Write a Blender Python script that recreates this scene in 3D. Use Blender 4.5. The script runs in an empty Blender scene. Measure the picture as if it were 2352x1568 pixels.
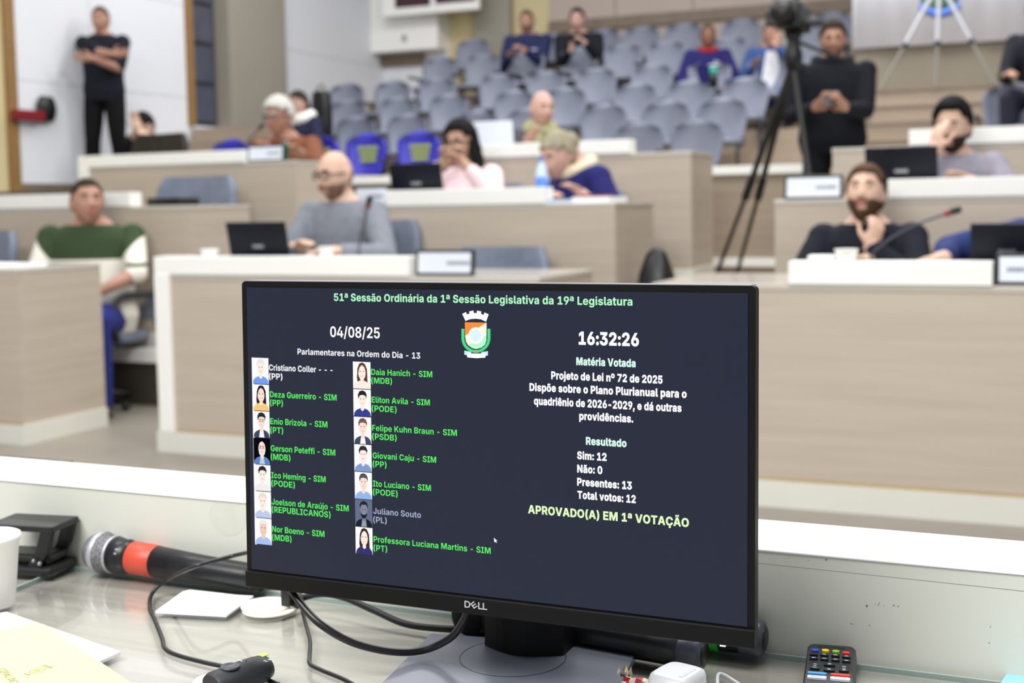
import bpy, bmesh, math, random
from mathutils import Vector, Matrix, Euler
random.seed(7)
S = bpy.context.scene
C = S.collection
PI = math.pi

# ------------------------------------------------------------------ camera
# world axes: X along the desk rows, Y into the hall, Z up. CAM holds the world axes in camera axes (right, down, forward).
CAM = Matrix(((0.9159, 0.0147, -0.4012), (0.4011, -0.0771, 0.9128), (-0.0175, -0.9969, -0.0765)))
EYE = Vector((0.0, 0.0, 1.16))
FPX, PX0, PY0 = 2950.0, 1176.0, 697.0
cd = bpy.data.cameras.new('camera')
cam = bpy.data.objects.new('camera', cd)
C.objects.link(cam)
rt, dn, fw = CAM.col[0].normalized(), CAM.col[1].normalized(), CAM.col[2].normalized()
rot = Matrix((rt, -dn, -fw)).transposed()
cam.matrix_world = Matrix.Translation(EYE) @ rot.to_4x4()
cd.sensor_width = 36.0
cd.lens = FPX / 2352.0 * 36.0
cd.shift_y = -(784.0 - PY0) / 2352.0
cd.clip_start = 0.05
cd.clip_end = 100
cd.dof.use_dof = True
cd.dof.focus_distance = 1.10
cd.dof.aperture_fstop = 6.8
S.camera = cam

# ------------------------------------------------------------------ world, lights, exposure
S.view_settings.view_transform = 'Standard'
S.view_settings.look = 'None'
S.view_settings.gamma = 1.0
S.view_settings.exposure = 0.0
S.view_settings.use_curve_mapping = False
w = bpy.data.worlds.new('hall_light')
S.world = w
w.use_nodes = True
bg = w.node_tree.nodes['Background']
bg.inputs[0].default_value = (0.90, 0.95, 1.0, 1)
bg.inputs[1].default_value = 0.37

def lamp(name, loc, sx, sy, power, col=(1.0, 0.99, 0.97), tilt=(0, 0, 0)):
    l = bpy.data.lights.new(name, 'AREA')
    l.shape = 'RECTANGLE'
    l.size, l.size_y, l.energy, l.color = sx, sy, power, col
    o = bpy.data.objects.new(name, l)
    o.location = loc
    o.rotation_euler = tilt
    C.objects.link(o)
    return o

for lx, ly, lp in ((-4.6, 2.6, 112), (0.6, 2.6, 180), (-5.6, 6.6, 122), (-1.0, 6.6, 190), (-6.2, 10.8, 128), (-1.6, 10.8, 235)):
    lamp('ceiling_and_fill_lamp', (lx, ly, 5.6), 3.4, 1.6, lp)
lamp('ceiling_and_fill_lamp', (-0.9, 0.1, 3.4), 1.8, 1.0, 20, tilt=(math.radians(20), 0, 0))  # unseen tilted lamp, added as fill over the rostrum
lamp('ceiling_and_fill_lamp', (-1.6, -1.6, 4.2), 3.0, 1.4, 270, tilt=(math.radians(52), 0, math.radians(12)))  # unseen front fill behind the camera, added to lift surfaces facing it

# ------------------------------------------------------------------ where a sight line of the photograph meets the place
def sight(x, y):
    c = Vector(((x - PX0) / FPX, (y - PY0) / FPX, 1.0))
    return CAM @ c
def on_level(x, y, z):
    d = sight(x, y)
    return EYE + d * ((z - EYE.z) / d.z)
def at_depth(x, y, Y):
    d = sight(x, y)
    return EYE + d * (Y / d.y)
def on_side(x, y, X):
    d = sight(x, y)
    return EYE + d * (X / d.x)

# ------------------------------------------------------------------ materials
def lin(r, g, b):
    f = lambda c: (c / 255) / 12.92 if c / 255 <= 0.04045 else ((c / 255 + 0.055) / 1.055) ** 2.4
    return (f(r), f(g), f(b), 1.0)
def mat(name, rgb, rough=0.5, var=0.06, scale=18.0, metal=0.0, spec=0.5, bump=0.0, coat=0.0, stretch=(1, 1, 1)):
    m = bpy.data.materials.new(name)
    m.use_nodes = True
    nt = m.node_tree
    b = nt.nodes['Principled BSDF']
    b.inputs['Roughness'].default_value = rough
    b.inputs['Metallic'].default_value = metal
    b.inputs['Specular IOR Level'].default_value = spec
    b.inputs['Coat Weight'].default_value = coat
    b.inputs['Coat Roughness'].default_value = 0.06
    c = lin(*rgb)
    tc = nt.nodes.new('ShaderNodeTexCoord')
    mp = nt.nodes.new('ShaderNodeMapping')
    mp.inputs['Scale'].default_value = stretch
    nz = nt.nodes.new('ShaderNodeTexNoise')
    nz.inputs['Scale'].default_value = scale
    nz.inputs['Detail'].default_value = 4
    rp = nt.nodes.new('ShaderNodeValToRGB')
    rp.color_ramp.elements[0].position = 0.3
    rp.color_ramp.elements[1].position = 0.7
    rp.color_ramp.elements[0].color = tuple(v * (1 - var) for v in c[:3]) + (1,)
    rp.color_ramp.elements[1].color = tuple(min(1, v * (1 + var)) for v in c[:3]) + (1,)
    nt.links.new(tc.outputs['Object'], mp.inputs[0])
    nt.links.new(mp.outputs[0], nz.inputs['Vector'])
    nt.links.new(nz.outputs['Fac'], rp.inputs[0])
    nt.links.new(rp.outputs[0], b.inputs['Base Color'])
    if bump:
        bp = nt.nodes.new('ShaderNodeBump')
        bp.inputs['Strength'].default_value = bump
        bp.inputs['Distance'].default_value = 0.004
        nt.links.new(nz.outputs['Fac'], bp.inputs['Height'])
        nt.links.new(bp.outputs[0], b.inputs['Normal'])
    return m
def emit(name, rgb, k=1.0):
    m = bpy.data.materials.new(name)
    m.use_nodes = True
    nt = m.node_tree
    nt.nodes.remove(nt.nodes['Principled BSDF'])
    e = nt.nodes.new('ShaderNodeEmission')
    e.inputs[0].default_value = lin(*rgb)
    e.inputs[1].default_value = k
    nt.links.new(e.outputs[0], nt.nodes['Material Output'].inputs[0])
    return m

M = {}
wood_stretch = (0.9, 9.0, 22.0)
M['panel'] = mat('greige_wood_laminate', (190, 177, 162), 0.42, 0.075, 1.3, stretch=wood_stretch)
M['panel_end'] = mat('greige_wood_laminate_end', (190, 177, 162), 0.42, 0.075, 1.3, stretch=(9.0, 0.9, 22.0))
M['riser'] = mat('step_wood', (158, 143, 126), 0.5, 0.10, 1.3, stretch=wood_stretch)
M['desktop'] = mat('pale_desktop', (196, 190, 180), 0.25, 0.06, 2.0, stretch=(1, 14, 10), coat=0.5)
M['white'] = mat('white_laminate', (247, 247, 243), 0.4, 0.01, 3)
M['plinth'] = mat('plinth_white', (222, 221, 212), 0.45, 0.02, 3)
M['edge'] = mat('edge_band', (176, 158, 120), 0.5, 0.05, 6)
M['floor'] = mat('floor_vinyl', (146, 139, 128), 0.45, 0.05, 2.2)
M['dark_floor'] = mat('dark_riser', (92, 88, 82), 0.6, 0.05, 3)
M['wall'] = mat('white_stone_cladding', (226, 228, 234), 0.5, 0.015, 1.2)
M['joint'] = mat('stone_joint', (206, 207, 212), 0.7, 0.02, 4)
M['stair_wall'] = mat('dark_taupe_cladding', (122, 114, 100), 0.6, 0.05, 2)
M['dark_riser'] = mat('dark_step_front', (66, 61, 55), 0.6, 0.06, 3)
M['column'] = mat('taupe_column', (152, 146, 134), 0.6, 0.03, 2)
M['yellow_wall'] = mat('cream_yellow_paint', (206, 191, 148), 0.6, 0.03, 2)
M['brown'] = mat('ochre_brown_frame', (142, 108, 64), 0.5, 0.08, 8)
M['mauve'] = mat('mauve_beige_panel', (182, 168, 158), 0.6, 0.03, 2)
M['rail'] = mat('dark_wood_rail', (122, 106, 92), 0.5, 0.1, 6)
M['pane'] = mat('slate_glass_block', (74, 78, 92), 0.25, 0.12, 5)
M['black'] = mat('black_plastic', (20, 20, 22), 0.4, 0.1, 30)
M['bezel'] = mat('matte_black_bezel', (9, 9, 10), 0.5, 0.08, 40, spec=0.2)
M['laptop'] = mat('laptop_lid', (22, 24, 34), 0.4, 0.06, 20, spec=0.2)
M['gunmetal'] = mat('gunmetal_base', (116, 120, 133), 0.30, 0.03, 60, metal=0.3)
M['cable'] = mat('cable_rubber', (22, 22, 24), 0.38, 0.05, 60)
M['chair'] = mat('grey_seat_plastic', (124, 129, 146), 0.5, 0.05, 8)
M['chair_dark'] = mat('dark_seat_frame', (52, 55, 66), 0.5, 0.06, 10)
M['leather'] = mat('grey_leather', (114, 122, 140), 0.4, 0.14, 12, bump=0.2)
M['blue_cover'] = mat('royal_blue_cover', (60, 56, 190), 0.45, 0.12, 9)
M['lime'] = mat('lime_print', (170, 184, 96), 0.6, 0.06, 14)
M['red'] = mat('red_plastic', (126, 22, 32), 0.4, 0.05, 14)
M['paper'] = mat('white_paper', (240, 241, 243), 0.7, 0.01, 8)
M['plate_face'] = mat('plate_card', (224, 230, 243), 0.35, 0.01, 8)
M['ink'] = mat('grey_ink', (112, 116, 128), 0.6, 0.02, 8)
M['steel'] = mat('brushed_steel', (150, 152, 158), 0.35, 0.05, 30, metal=0.7)

# ------------------------------------------------------------------ mesh building
def ring(c, a, b, n):
    return [c + a * math.cos(2 * PI * i / n) + b * math.sin(2 * PI * i / n) for i in range(n)]
class MB:
    def __init__(s):
        s.v, s.f, s.m, s.sm = [], [], [], []
    def add(s, vs, fs, m=0, smooth=False):
        k = len(s.v)
        s.v += [Vector(p) for p in vs]
        for f in fs:
            s.f.append([k + i for i in f]); s.m.append(m); s.sm.append(smooth)
        return s
    def box(s, x0, x1, y0, y1, z0, z1, m=0, T=None):
        vs = [Vector((x, y, z)) for z in (z0, z1) for x, y in ((x0, y0), (x1, y0), (x1, y1), (x0, y1))]
        if T: vs = [T @ p for p in vs]
        return s.add(vs, [(3, 2, 1, 0), (4, 5, 6, 7), (0, 1, 5, 4), (1, 2, 6, 5), (2, 3, 7, 6), (3, 0, 4, 7)], m)
    def loft(s, rings, m=0, caps=True, smooth=True):
        n = len(rings[0]); vs = [p for r in rings for p in r]; fs = []
        for j in range(len(rings) - 1):
            for i in range(n):
                a, b = j * n + i, j * n + (i + 1) % n
                fs.append((a, b, b + n, a + n))
        s.add(vs, fs, m, smooth)
        if caps:
            s.add(rings[0], [tuple(range(n))[::-1]], m)
            s.add(rings[-1], [tuple(range(n))], m)
        return s
    def tube(s, pts, r, n=10, m=0, caps=True):
        pts = [Vector(p) for p in pts]
        rs = r if isinstance(r, (list, tuple)) else [r] * len(pts)
        rings, up = [], None
        for i, p in enumerate(pts):
            d = (pts[min(i + 1, len(pts) - 1)] - pts[max(i - 1, 0)])
            d = d.normalized() if d.length > 1e-9 else Vector((0, 0, 1))
            if up is None:
                up = Vector((0, 0, 1)) if abs(d.z) < 0.9 else Vector((1, 0, 0))
            a = up - d * up.dot(d)
            if a.length < 1e-6: a = d.orthogonal()
            a.normalize(); up = a
            rings.append(ring(p, a * rs[i], d.cross(a) * rs[i], n))
        return s.loft(rings, m, caps)
    def lathe(s, prof, T=None, n=24, m=0):
        rings = [ring(Vector((0, 0, z)), Vector((max(r, 1e-5), 0, 0)), Vector((0, max(r, 1e-5), 0)), n) for r, z in prof]
        if T: rings = [[T @ p for p in r] for r in rings]
        return s.loft(rings, m, True)
    def ball(s, c, r, T=None, n=16, k=10, m=0):
        r = (r, r, r) if not isinstance(r, (list, tuple)) else r
        c = Vector(c); rings = []
        for j in range(k + 1):
            t = -PI / 2 + PI * j / k
            q = max(math.cos(t), 1e-4)
            rr = [Vector((r[0] * q * math.cos(2 * PI * i / n), r[1] * q * math.sin(2 * PI * i / n), r[2] * math.sin(t))) for i in range(n)]
            rings.append([c + (T @ p if T else p) for p in rr])
        return s.loft(rings, m, True)
    def prism(s, poly, T, h, m=0):
        a = [T @ Vector((x, y, 0)) for x, y in poly]; b = [T @ Vector((x, y, h)) for x, y in poly]; n = len(poly)
        s.add(a + b, [tuple(range(n))[::-1], tuple(range(n, 2 * n))] + [(i, (i + 1) % n, n + (i + 1) % n, n + i) for i in range(n)], m)
        return s
    def mesh(s, name, mats):
        me = bpy.data.meshes.new(name)
        me.from_pydata([tuple(p) for p in s.v], [], s.f)
        for mm in (mats if isinstance(mats, (list, tuple)) else [mats]):
            me.materials.append(mm)
        me.polygons.foreach_set('material_index', s.m)
        me.polygons.foreach_set('use_smooth', s.sm)
        me.update()
        return me
    def build(s, name, mats, parent=None, bevel=0.0, loc=None, fix=False, seg=2):
        me = s.mesh(name, mats)
        if fix:
            bm = bmesh.new(); bm.from_mesh(me)
            bmesh.ops.recalc_face_normals(bm, faces=bm.faces); bm.to_mesh(me); bm.free()
        o = bpy.data.objects.new(name, me)
        C.objects.link(o)
        if parent: o.parent = parent
        if loc: o.location = loc
        if bevel:
            b = o.modifiers.new('bevel', 'BEVEL')
            b.width, b.segments, b.limit_method = bevel, seg, 'ANGLE'
        return o
def thing(name, label, cat, loc=(0, 0, 0), rotz=0.0, group=None, rot=None):
    o = bpy.data.objects.new(name, None)
    C.objects.link(o)
    o.empty_display_size = 0.05
    o.location = loc
    o.rotation_euler = rot if rot else (0, 0, rotz)
    o['label'] = label; o['category'] = cat
    if group: o['group'] = group
    return o
def tag(o, label, cat, group=None, kind=None):
    o['label'] = label; o['category'] = cat
    if group: o['group'] = group
    if kind: o['kind'] = kind
    return o
def struct(o, label=None):
    o['kind'] = 'structure'
    if label: o['label'] = label
    return o
def dup(root, loc=None, label=None, rotz=None):
    r = root.copy(); C.objects.link(r)
    if loc is not None: r.location = loc
    if rotz is not None: r.rotation_euler = (0, 0, rotz)
    if label: r['label'] = label
    for ch in list(root.children):
        c = ch.copy(); C.objects.link(c); c.parent = r
        for g in ch.children:
            d = g.copy(); C.objects.link(d); d.parent = c
    return r
def smooth_path(pts, k=8):
    pts = [Vector(p) for p in pts]; out = []
    for i in range(len(pts) - 1):
        p0, p1, p2, p3 = pts[max(i - 1, 0)], pts[i], pts[i + 1], pts[min(i + 2, len(pts) - 1)]
        for j in range(k):
            t = j / k
            out.append(0.5 * ((2 * p1) + (p2 - p0) * t + (2 * p0 - 5 * p1 + 4 * p2 - p3) * t * t + (3 * p1 - p0 - 3 * p2 + p3) * t ** 3))
    out.append(pts[-1])
    return out

# ================================================================== the hall itself
def sbox(name, x0, x1, y0, y1, z0, z1, m, label=None):
    return struct(MB().box(x0, x1, y0, y1, z0, z1).build(name, M[m]), label)
ROW_FLOOR = (0.0, 0.34, 0.66)
sbox('floor', -12, 5, -2.5, 6.9, -0.1, 0.0, 'floor')
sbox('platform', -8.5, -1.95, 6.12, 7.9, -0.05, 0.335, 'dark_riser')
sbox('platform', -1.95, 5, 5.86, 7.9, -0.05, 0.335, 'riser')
sbox('trim_1', -8.5, -1.97, 6.085, 6.14, 0.262, 0.345, 'white')
sbox('trim_2', -1.93, 5, 5.83, 5.88, 0.262, 0.345, 'white')
sbox('platform', -7.0, -1.9, 7.55, 9.3, 0.3, 0.655, 'riser')
sbox('platform', -1.9, 5, 7.02, 9.3, 0.3, 0.655, 'riser')
sbox('trim_3', -7.0, -1.92, 7.52, 7.57, 0.60, 0.665, 'white')
sbox('wall_front_of_gallery', -6.95, -1.62, 8.85, 9.0, 0.6, 1.37, 'riser')
sbox('trim_4', -6.95, -1.60, 8.82, 9.02, 1.345, 1.405, 'white')
sbox('baseboard_gallery', -6.95, -1.60, 8.825, 8.86, 0.705, 0.765, 'white')
# raised walkway by the left wall
sbox('platform', -8.5, -6.95, 7.7, 12.0, 0.0, 1.335, 'dark_floor')
sbox('baseboard_left', -8.5, -8.465, 8.64, 11.05, 1.335, 1.425, 'rail')
# gallery tiers and the stair beside them
GY = [10.6 + 0.8 * k for k in range(6)]
GSEAT = 0.74
GTOP = [1.845, 2.085, 2.335, 2.60, 2.93, 3.225]
GZ = [t - GSEAT for t in GTOP]
for k in range(6):
    y1 = 15.3
    sbox('platform', -8.4 if k > 2 else -7.0, -1.62, GY[k] - 0.36, y1, 0.5 if k == 0 else GZ[k - 1] - 0.05, GZ[k], 'riser')
    sbox('platform', -0.42, 5, GY[k] - 0.36, y1, 0.5 if k == 0 else GZ[k - 1] - 0.05, GZ[k], 'riser')
for j in range(9):
    sbox('stair_step', -1.62, -0.42, 9.3 + 0.3 * j, 15.3, 0.6 + 0.16 * j, 0.66 + 0.16 * (j + 1), 'riser')
    sbox('trim_%d' % (10 + j), -1.62, -0.42, 9.29 + 0.3 * j, 9.33 + 0.3 * j, 0.64 + 0.16 * (j + 1), 0.664 + 0.16 * (j + 1), 'rail')
sbox('wall_right', -1.9, 5, 12.35, 12.5, 1.5, 6.2, 'stair_wall')
# wooden steps at the foot of the column
for j in range(4):
    sbox('stair_step', -8.46, -7.75, 10.25 + 0.26 * j, 11.6, 1.3, 1.56 + 0.15 * j, 'riser')

# left wall (runs into the hall)
XL = -8.5
sbox('wall_left', XL - 0.2, XL, 4.5, 8.55, 0, 6.2, 'yellow_wall')
sbox('trim_5', XL - 0.02, XL + 0.03, 8.52, 8.64, 1.3, 6.2, 'brown')
sbox('door_1', XL - 0.15, XL, 8.64, 9.62, 1.335, 6.2, 'wall')
sbox('wall_left', XL - 0.2, XL, 9.62, 11.02, 1.335, 6.2, 'wall')
sbox('trim_6', XL - 0.02, XL + 0.035, 11.02, 11.12, 2.05, 6.2, 'brown')
wn = MB().box(XL - 0.12, XL - 0.03, 11.12, 11.56, 2.05, 6.2).build('window_1', M['chair_dark'])
struct(wn)
pm = MB()
for j in range(9):
    pm.box(XL - 0.035, XL - 0.01, 11.15, 11.50, 2.10 + 0.42 * j, 2.10 + 0.42 * j + 0.37)
pm.build('pane', M['pane'], wn)
sbox('wall_left', XL - 0.2, XL, 11.02, 11.62, 1.3, 2.05, 'wall')
sbox('column', XL - 0.1, XL + 0.12, 11.62, 12.72, 0, 6.2, 'column')
sbox('wall_left', XL - 0.2, XL, 12.72, 15.2, 1.3, 6.2, 'wall')
for nm, y0, y1, zz in (('trim_20', 8.66, 11.02, 2.33), ('trim_21', 9.64, 11.02, 3.28), ('trim_22', 12.75, 15.2, 3.02), ('trim_23', 8.66, 9.6, 3.28), ('trim_24', 12.75, 15.2, 4.0)):
    sbox(nm, XL - 0.01, XL + 0.003, y0, y1, zz, zz + 0.012, 'joint')
sbox('trim_25', XL - 0.01, XL + 0.003, 9.60, 9.612, 1.34, 6.0, 'joint')
# panic bar on the white door
t = thing('panic_bar', 'red push bar with black end housing on the white door by the left wall', 'door bar', (XL, 9.0, 2.0))
a, b_ = on_side(30, 262, XL + 0.07), on_side(100, 262, XL + 0.07)
MB().box(0.04, 0.10, a.y - 9.0, b_.y - 9.0, a.z - 2.05, a.z - 1.955).build('bar', M['red'], t, 0.012)
MB().loft([ring(Vector((0.045, b_.y - 9.0 + 0.06 + dy, a.z - 2.0 + 0.07)), Vector((0.05, 0, 0)) * q, Vector((0, 0, 0.115)) * q, 16) for dy, q in ((-0.09, .55), (-0.06, 1), (0.07, 1), (0.10, .6))]).build('end_housing', M['black'], t)

# back wall
YB = 15.2
bx = lambda x: at_depth(x, 60, YB).x
sbox('wall_back', XL, bx(1030), YB, YB + 0.2, 2.0, 6.2, 'wall')
sbox('wall_back', bx(1030), bx(1100), YB, YB + 0.2, 2.0, 6.2, 'yellow_wall')
sbox('column', bx(1100), bx(1180), YB - 0.12, YB + 0.2, 2.0, 6.2, 'column')
sbox('wall_back', bx(1180), bx(1265), YB, YB + 0.2, 2.0, 6.2, 'yellow_wall')
for i, (xa, xb) in enumerate(((1265, 1414), (1416, 1592), (1594, 1780), (1782, 2000))):
    sbox('wall_back', bx(xa), bx(xb), YB - 0.03, YB + 0.2, 2.0, 6.2, 'mauve')
sbox('trim_7', bx(1265), -1.6, YB - 0.08, YB - 0.02, 3.30, 3.44, 'rail')
sbox('trim_8', XL, bx(975), YB - 0.06, YB - 0.0, 3.02, 3.16, 'rail')
cab = thing('wall_cabinet', 'white cabinet with small grey handle in the back left corner', 'cabinet', (bx(950), YB, 3.2))
MB().box(bx(872) - bx(950), bx(1028) - bx(950), -0.3, 0, -0.02, 0.72).build('body', M['white'], cab, 0.01)
MB().box(0.0, 0.05, -0.33, -0.3, 0.1, 0.18).build('handle', M['steel'], cab, 0.008)
scr = thing('wall_screen', 'white edged board with two dark maroon panels hung at the back', 'board', (bx(1000), YB - 0.5, 3.7))
sw = at_depth(1102, 20, 14.7).x - bx(1000)
sl = at_depth(880, 20, 14.7).x - bx(1000)
M['maroon'] = mat('dark_maroon', (62, 30, 40), 0.4, 0.1, 3)
zz = at_depth(1000, 22, 14.7).z - 3.7
MB().box(sl, sw, -0.04, 0.04, zz - 0.045, zz + 0.9).build('frame', M['white'], scr, 0.01)
xm = at_depth(998, 10, 14.7).x - bx(1000); xn = at_depth(912, 10, 14.7).x - bx(1000)
MB().box(xn, xm - 0.04, -0.055, -0.035, zz + 0.055, zz + 0.8).build('panel', M['maroon'], scr)
MB().box(xm + 0.04, sw - 0.03, -0.055, -0.035, zz + 0.065, zz + 0.8).build('panel', M['maroon'], scr)

# ================================================================== councillors' desks
def desk(label, x0, x1, Y, z0, zt, ledges, depth=0.64, post=None, plinth=0.10, group='legislators\' desks'):
    t = thing('council_desk', label, 'desk', ((x0 + x1) / 2, Y, z0), 0, group)
    c = (x0 + x1) / 2; x0 -= c; x1 -= c; h = zt - z0
    MB().box(x0, x1, 0.0, 0.03, plinth, h - 0.025).build('front_panel', M['panel'], t)
    MB().box(x0 - 0.004, x1 + 0.004, -0.004, depth, h - 0.025, h).build('desktop', M['desktop'], t, 0.004)
    MB().box(x1 - 0.03, x1, 0.03, depth, plinth, h - 0.025).build('side_panel', M['panel_end'], t)
    MB().box(x0, x0 + 0.03, 0.03, depth, plinth, h - 0.025).build('side_panel', M['panel_end'], t)
    pl = MB().box(x0 - 0.012, x1 + 0.012, -0.014, 0.03, 0.0, plinth)
    pl.box(x1 - 0.02, x1 + 0.012, 0.03, depth, 0, plinth).box(x0 - 0.012, x0 + 0.02, 0.03, depth, 0, plinth)
    pl.build('plinth', M['plinth'], t)
    MB().box(x0, x1, -0.004, 0.0, plinth, plinth + 0.014).build('edge_strip', M['edge'], t)
    for xa, xb in ledges:
        MB().box(xa - c, xb - c, -0.012, 0.10, h, h + 0.085).build('ledge', M['white'], t, 0.003)
    if post:
        MB().box(post[0] - c, post[1] - c, -0.015, 0.03, plinth, h + 0.002).build('corner_post', M['white'], t, 0.003)
    return t
Y1C, Y1R, Y1L, Y2C, Y2R, Y3C, Y3R = 4.95, 4.80, 4.86, 6.2, 6.05, 7.6, 7.35
zd = lambda x, y, Y: at_depth(x, y, Y).z
xd = lambda x, y, Y: at_depth(x, y, Y).x
Z1C, Z1R, Z2C, Z2R, Z3C, Z3R = zd(940, 634, Y1C), zd(2000, 654, Y1R), zd(1250, 467, Y2C), zd(2200, 452, Y2R), zd(1450, 351, Y3C), zd(2200, 331, Y3R)
Z2L, Z3L = zd(300, 474, Y2C), zd(560, 372, Y3C)
desk('front row desk with white corner post, right behind the monitor\'s top left', xd(362, 800, Y1C), xd(1238, 640, Y1C), Y1C, 0, Z1C,
     [(xd(364, 800, Y1C), xd(940, 612, Y1C))], post=(xd(364, 800, Y1C), xd(398, 800, Y1C)))
desk('front row desk at far left with loose papers on top', -6.9, xd(46, 800, Y1L), Y1L, 0, zd(45, 617, Y1L), [], depth=0.6)
desk('front row desk on the right of the monitor, with the black laptop at its right', xd(1500, 650, Y1R), 1.3, Y1R, 0, Z1R,
     [(xd(1812, 620, Y1R), xd(2280, 620, Y1R))], depth=0.72)
desk('second row desk on the left behind the man in the green and white sweater', -7.2, xd(428, 520, Y2C), Y2C, 0.335, Z2L,
     [(-7.2, xd(300, 455, Y2C))])
desk('second row desk in the middle with the blue label bottle on it', xd(800, 500, Y2C), xd(1413, 520, Y2C), Y2C, 0.335, Z2C,
     [(xd(889, 455, Y2C), xd(1254, 455, Y2C))])
desk('second row desk on the right with a white name plate at its left end', xd(1780, 520, Y2R), 1.4, Y2R, 0.335, Z2R,
     [(xd(2040, 430, Y2R), 0.6)])
desk('rear row desk on the left with white corner post', xd(182, 360, Y3C), xd(680, 420, Y3C), Y3C, 0.655, Z3L,
     [(xd(182, 380, Y3C), xd(562, 360, Y3C))], post=(xd(182, 380, Y3C), xd(205, 380, Y3C)), depth=0.5)
desk('rear row desk in the middle with the tall white panel on it', xd(1010, 400, Y3C), xd(1588, 420, Y3C), Y3C, 0.655, Z3C,
     [(xd(1085, 335, Y3C), xd(1448, 335, Y3C))], depth=0.5)
desk('rear row desk on the right, nearest the stair', xd(1912, 360, Y3R), 1.5, Y3R, 0.655, Z3R,
     [(xd(2088, 310, Y3R), 0.7)])

# ------------------------------------------------------------------ things standing on the desks
def name_plate(label, xl, xr, yb, Y, z, txt=(0.55, 0.9)):
    L, R_ = at_depth(xl, yb, Y), at_depth(xr, yb, Y)
    wd = R_.x - L.x
    t = thing('name_plate', label, 'name plate', ((L.x + R_.x) / 2, Y + 0.03, z), 0, 'desk name plates', rot=(-0.12, 0, 0))
    MB().box(-wd / 2, wd / 2, 0, 0.02, 0, 0.115).build('frame', M['black'], t, 0.004)
    MB().box(-wd / 2 + 0.014, wd / 2 - 0.014, -0.002, 0.004, 0.014, 0.101).build('card', M['plate_face'], t)
    ink = MB()
    x = -wd / 2 + wd * txt[0]
    while x < -wd / 2 + wd * txt[1]:
        ww = 0.008 + 0.006 * random.random()
        ink.box(x, x + ww, -0.0028, -0.0018, 0.048, 0.064); x += ww + 0.004
    ink.build('lettering', M['ink'], t)
    MB().box(-wd / 2 + 0.02, wd / 2 - 0.02, 0.0, 0.05, 0.0, 0.006).build('foot', M['black'], t)
    return t
name_plate('black framed name plate on front row desk beside the grey empty chair', 946, 1080, 632, Y1C, Z1C)
name_plate('name plate at the left end of the right second row desk', 1797, 1933, 452, Y2R, Z2R)
name_plate('name plate cut off at the right edge, by the front black laptop', 2284, 2424, 650, Y1R, Z1R, (0.2, 0.5))
name_plate('name plate on rear left desk in front of the white haired man', 562, 646, 367, Y3C, Z3L)
name_plate('name plate partly hidden by the bald man\'s head on the second row desk', 806, 886, 470, Y2C, Z2C, (0.5, 0.8))

def laptop(label, xl, xr, ytop, Y, z, xmid=None):
    L, R_ = at_depth(xl, ytop, Y), at_depth(xr, ytop, Y)
    wd = R_.x - L.x; h = L.z - z
    t = thing('laptop', label, 'laptop', ((L.x + R_.x) / 2, Y, z), 0, 'open laptops on the desks')
    T = Matrix.Rotation(0.22, 4, 'X')
    hh = h / math.cos(0.22)
    MB().box(-wd / 2, wd / 2, -0.006, 0.006, 0.018, hh, T=T).build('lid', M['laptop'], t, 0.004)
    MB().box(-wd / 2, wd / 2, 0.0, 0.235, 0.0, 0.018).build('base', M['black'], t, 0.004)
    MB().box(-wd / 2 + 0.015, wd / 2 - 0.015, 0.006, 0.008, 0.03, hh - 0.012, T=T).build('display', M['black'], t)
    MB().tube([(-wd / 2 + 0.03, 0, 0.02), (wd / 2 - 0.03, 0, 0.02)], 0.008).build('hinge', M['black'], t)
    MB().box(-0.03, 0.03, -0.0068, -0.006, hh * .5, hh * .5 + 0.015, T=T).build('lid_badge', M['steel'], t)
    return t
laptop('dark laptop in front of the bald man in grey', 534, 669, 510, Y1C + 0.17, Z1C)
laptop('dark laptop in front of the woman in pink', 903, 1021, 377, Y2C + 0.17, Z2C)
laptop('dark laptop in front of the man holding his hand to his mouth', 1990, 2156, 340, Y2R + 0.17, Z2R)
laptop('dark laptop at the right edge on the front row desk', 2231, 2400, 512, Y1R + 0.17, Z1R)
pn = MB().box(0, xd(1180, 300, Y3C + .2) - xd(1085, 300, Y3C + .2), -0.008, 0.008, 0, zd(1130, 279, Y3C + .2) - Z3C, T=Matrix.Rotation(0.1, 4, 'X')).build('white_panel', M['plate_face'], None, 0.004)
pn.location = (xd(1085, 300, Y3C + .2), Y3C + 0.2, Z3C)
tag(pn, 'upright pale panel standing on the rear desk behind the woman in pink', 'panel')

def desk_mic(label, base, pts, headn=1):
    base = Vector(base)
    t = thing('gooseneck_microphone', label, 'microphone', base, 0, 'gooseneck desk microphones')
    MB().lathe([(0.0, 0), (0.045, 0), (0.045, 0.02), (0.02, 0.03), (0.0, 0.03)]).build('foot', M['black'], t)
    P = smooth_path([Vector((0, 0, 0.02))] + [Vector(p) - base for p in pts], 8)
    MB().tube(P, 0.0045, 8).build('neck', M['chair_dark'], t)
    d = (P[-1] - P[-3]).normalized()
    MB().tube([P[-1] - d * .004, P[-1] + d * 0.018], 0.0125, 12).build('light_ring', M['red'], t)
    MB().tube([P[-1] + d * 0.018, P[-1] + d * 0.03, P[-1] + d * 0.05, P[-1] + d * 0.058], [0.012, 0.0145, 0.0145, 0.008], 12).build('head', M['black'], t)
Yb = Y1C + 0.20
p1 = at_depth(822, 580, Yb)
desk_mic('thin microphone with red ring in front of the grey sweater', (p1.x, Yb, Z1C), [at_depth(826, 560, Yb), at_depth(838, 510, Yb), at_depth(845, 476, Yb - 0.02)])
Yb = Y1R + 0.22
p1 = at_depth(1998, 605, Yb)
desk_mic('long bent microphone with red ring right of the man in black', (p1.x, Yb, Z1R), [at_depth(2000, 590, Yb), at_depth(2035, 555, Yb), at_depth(2095, 520, Yb), at_depth(2172, 491, Yb)])
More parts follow.
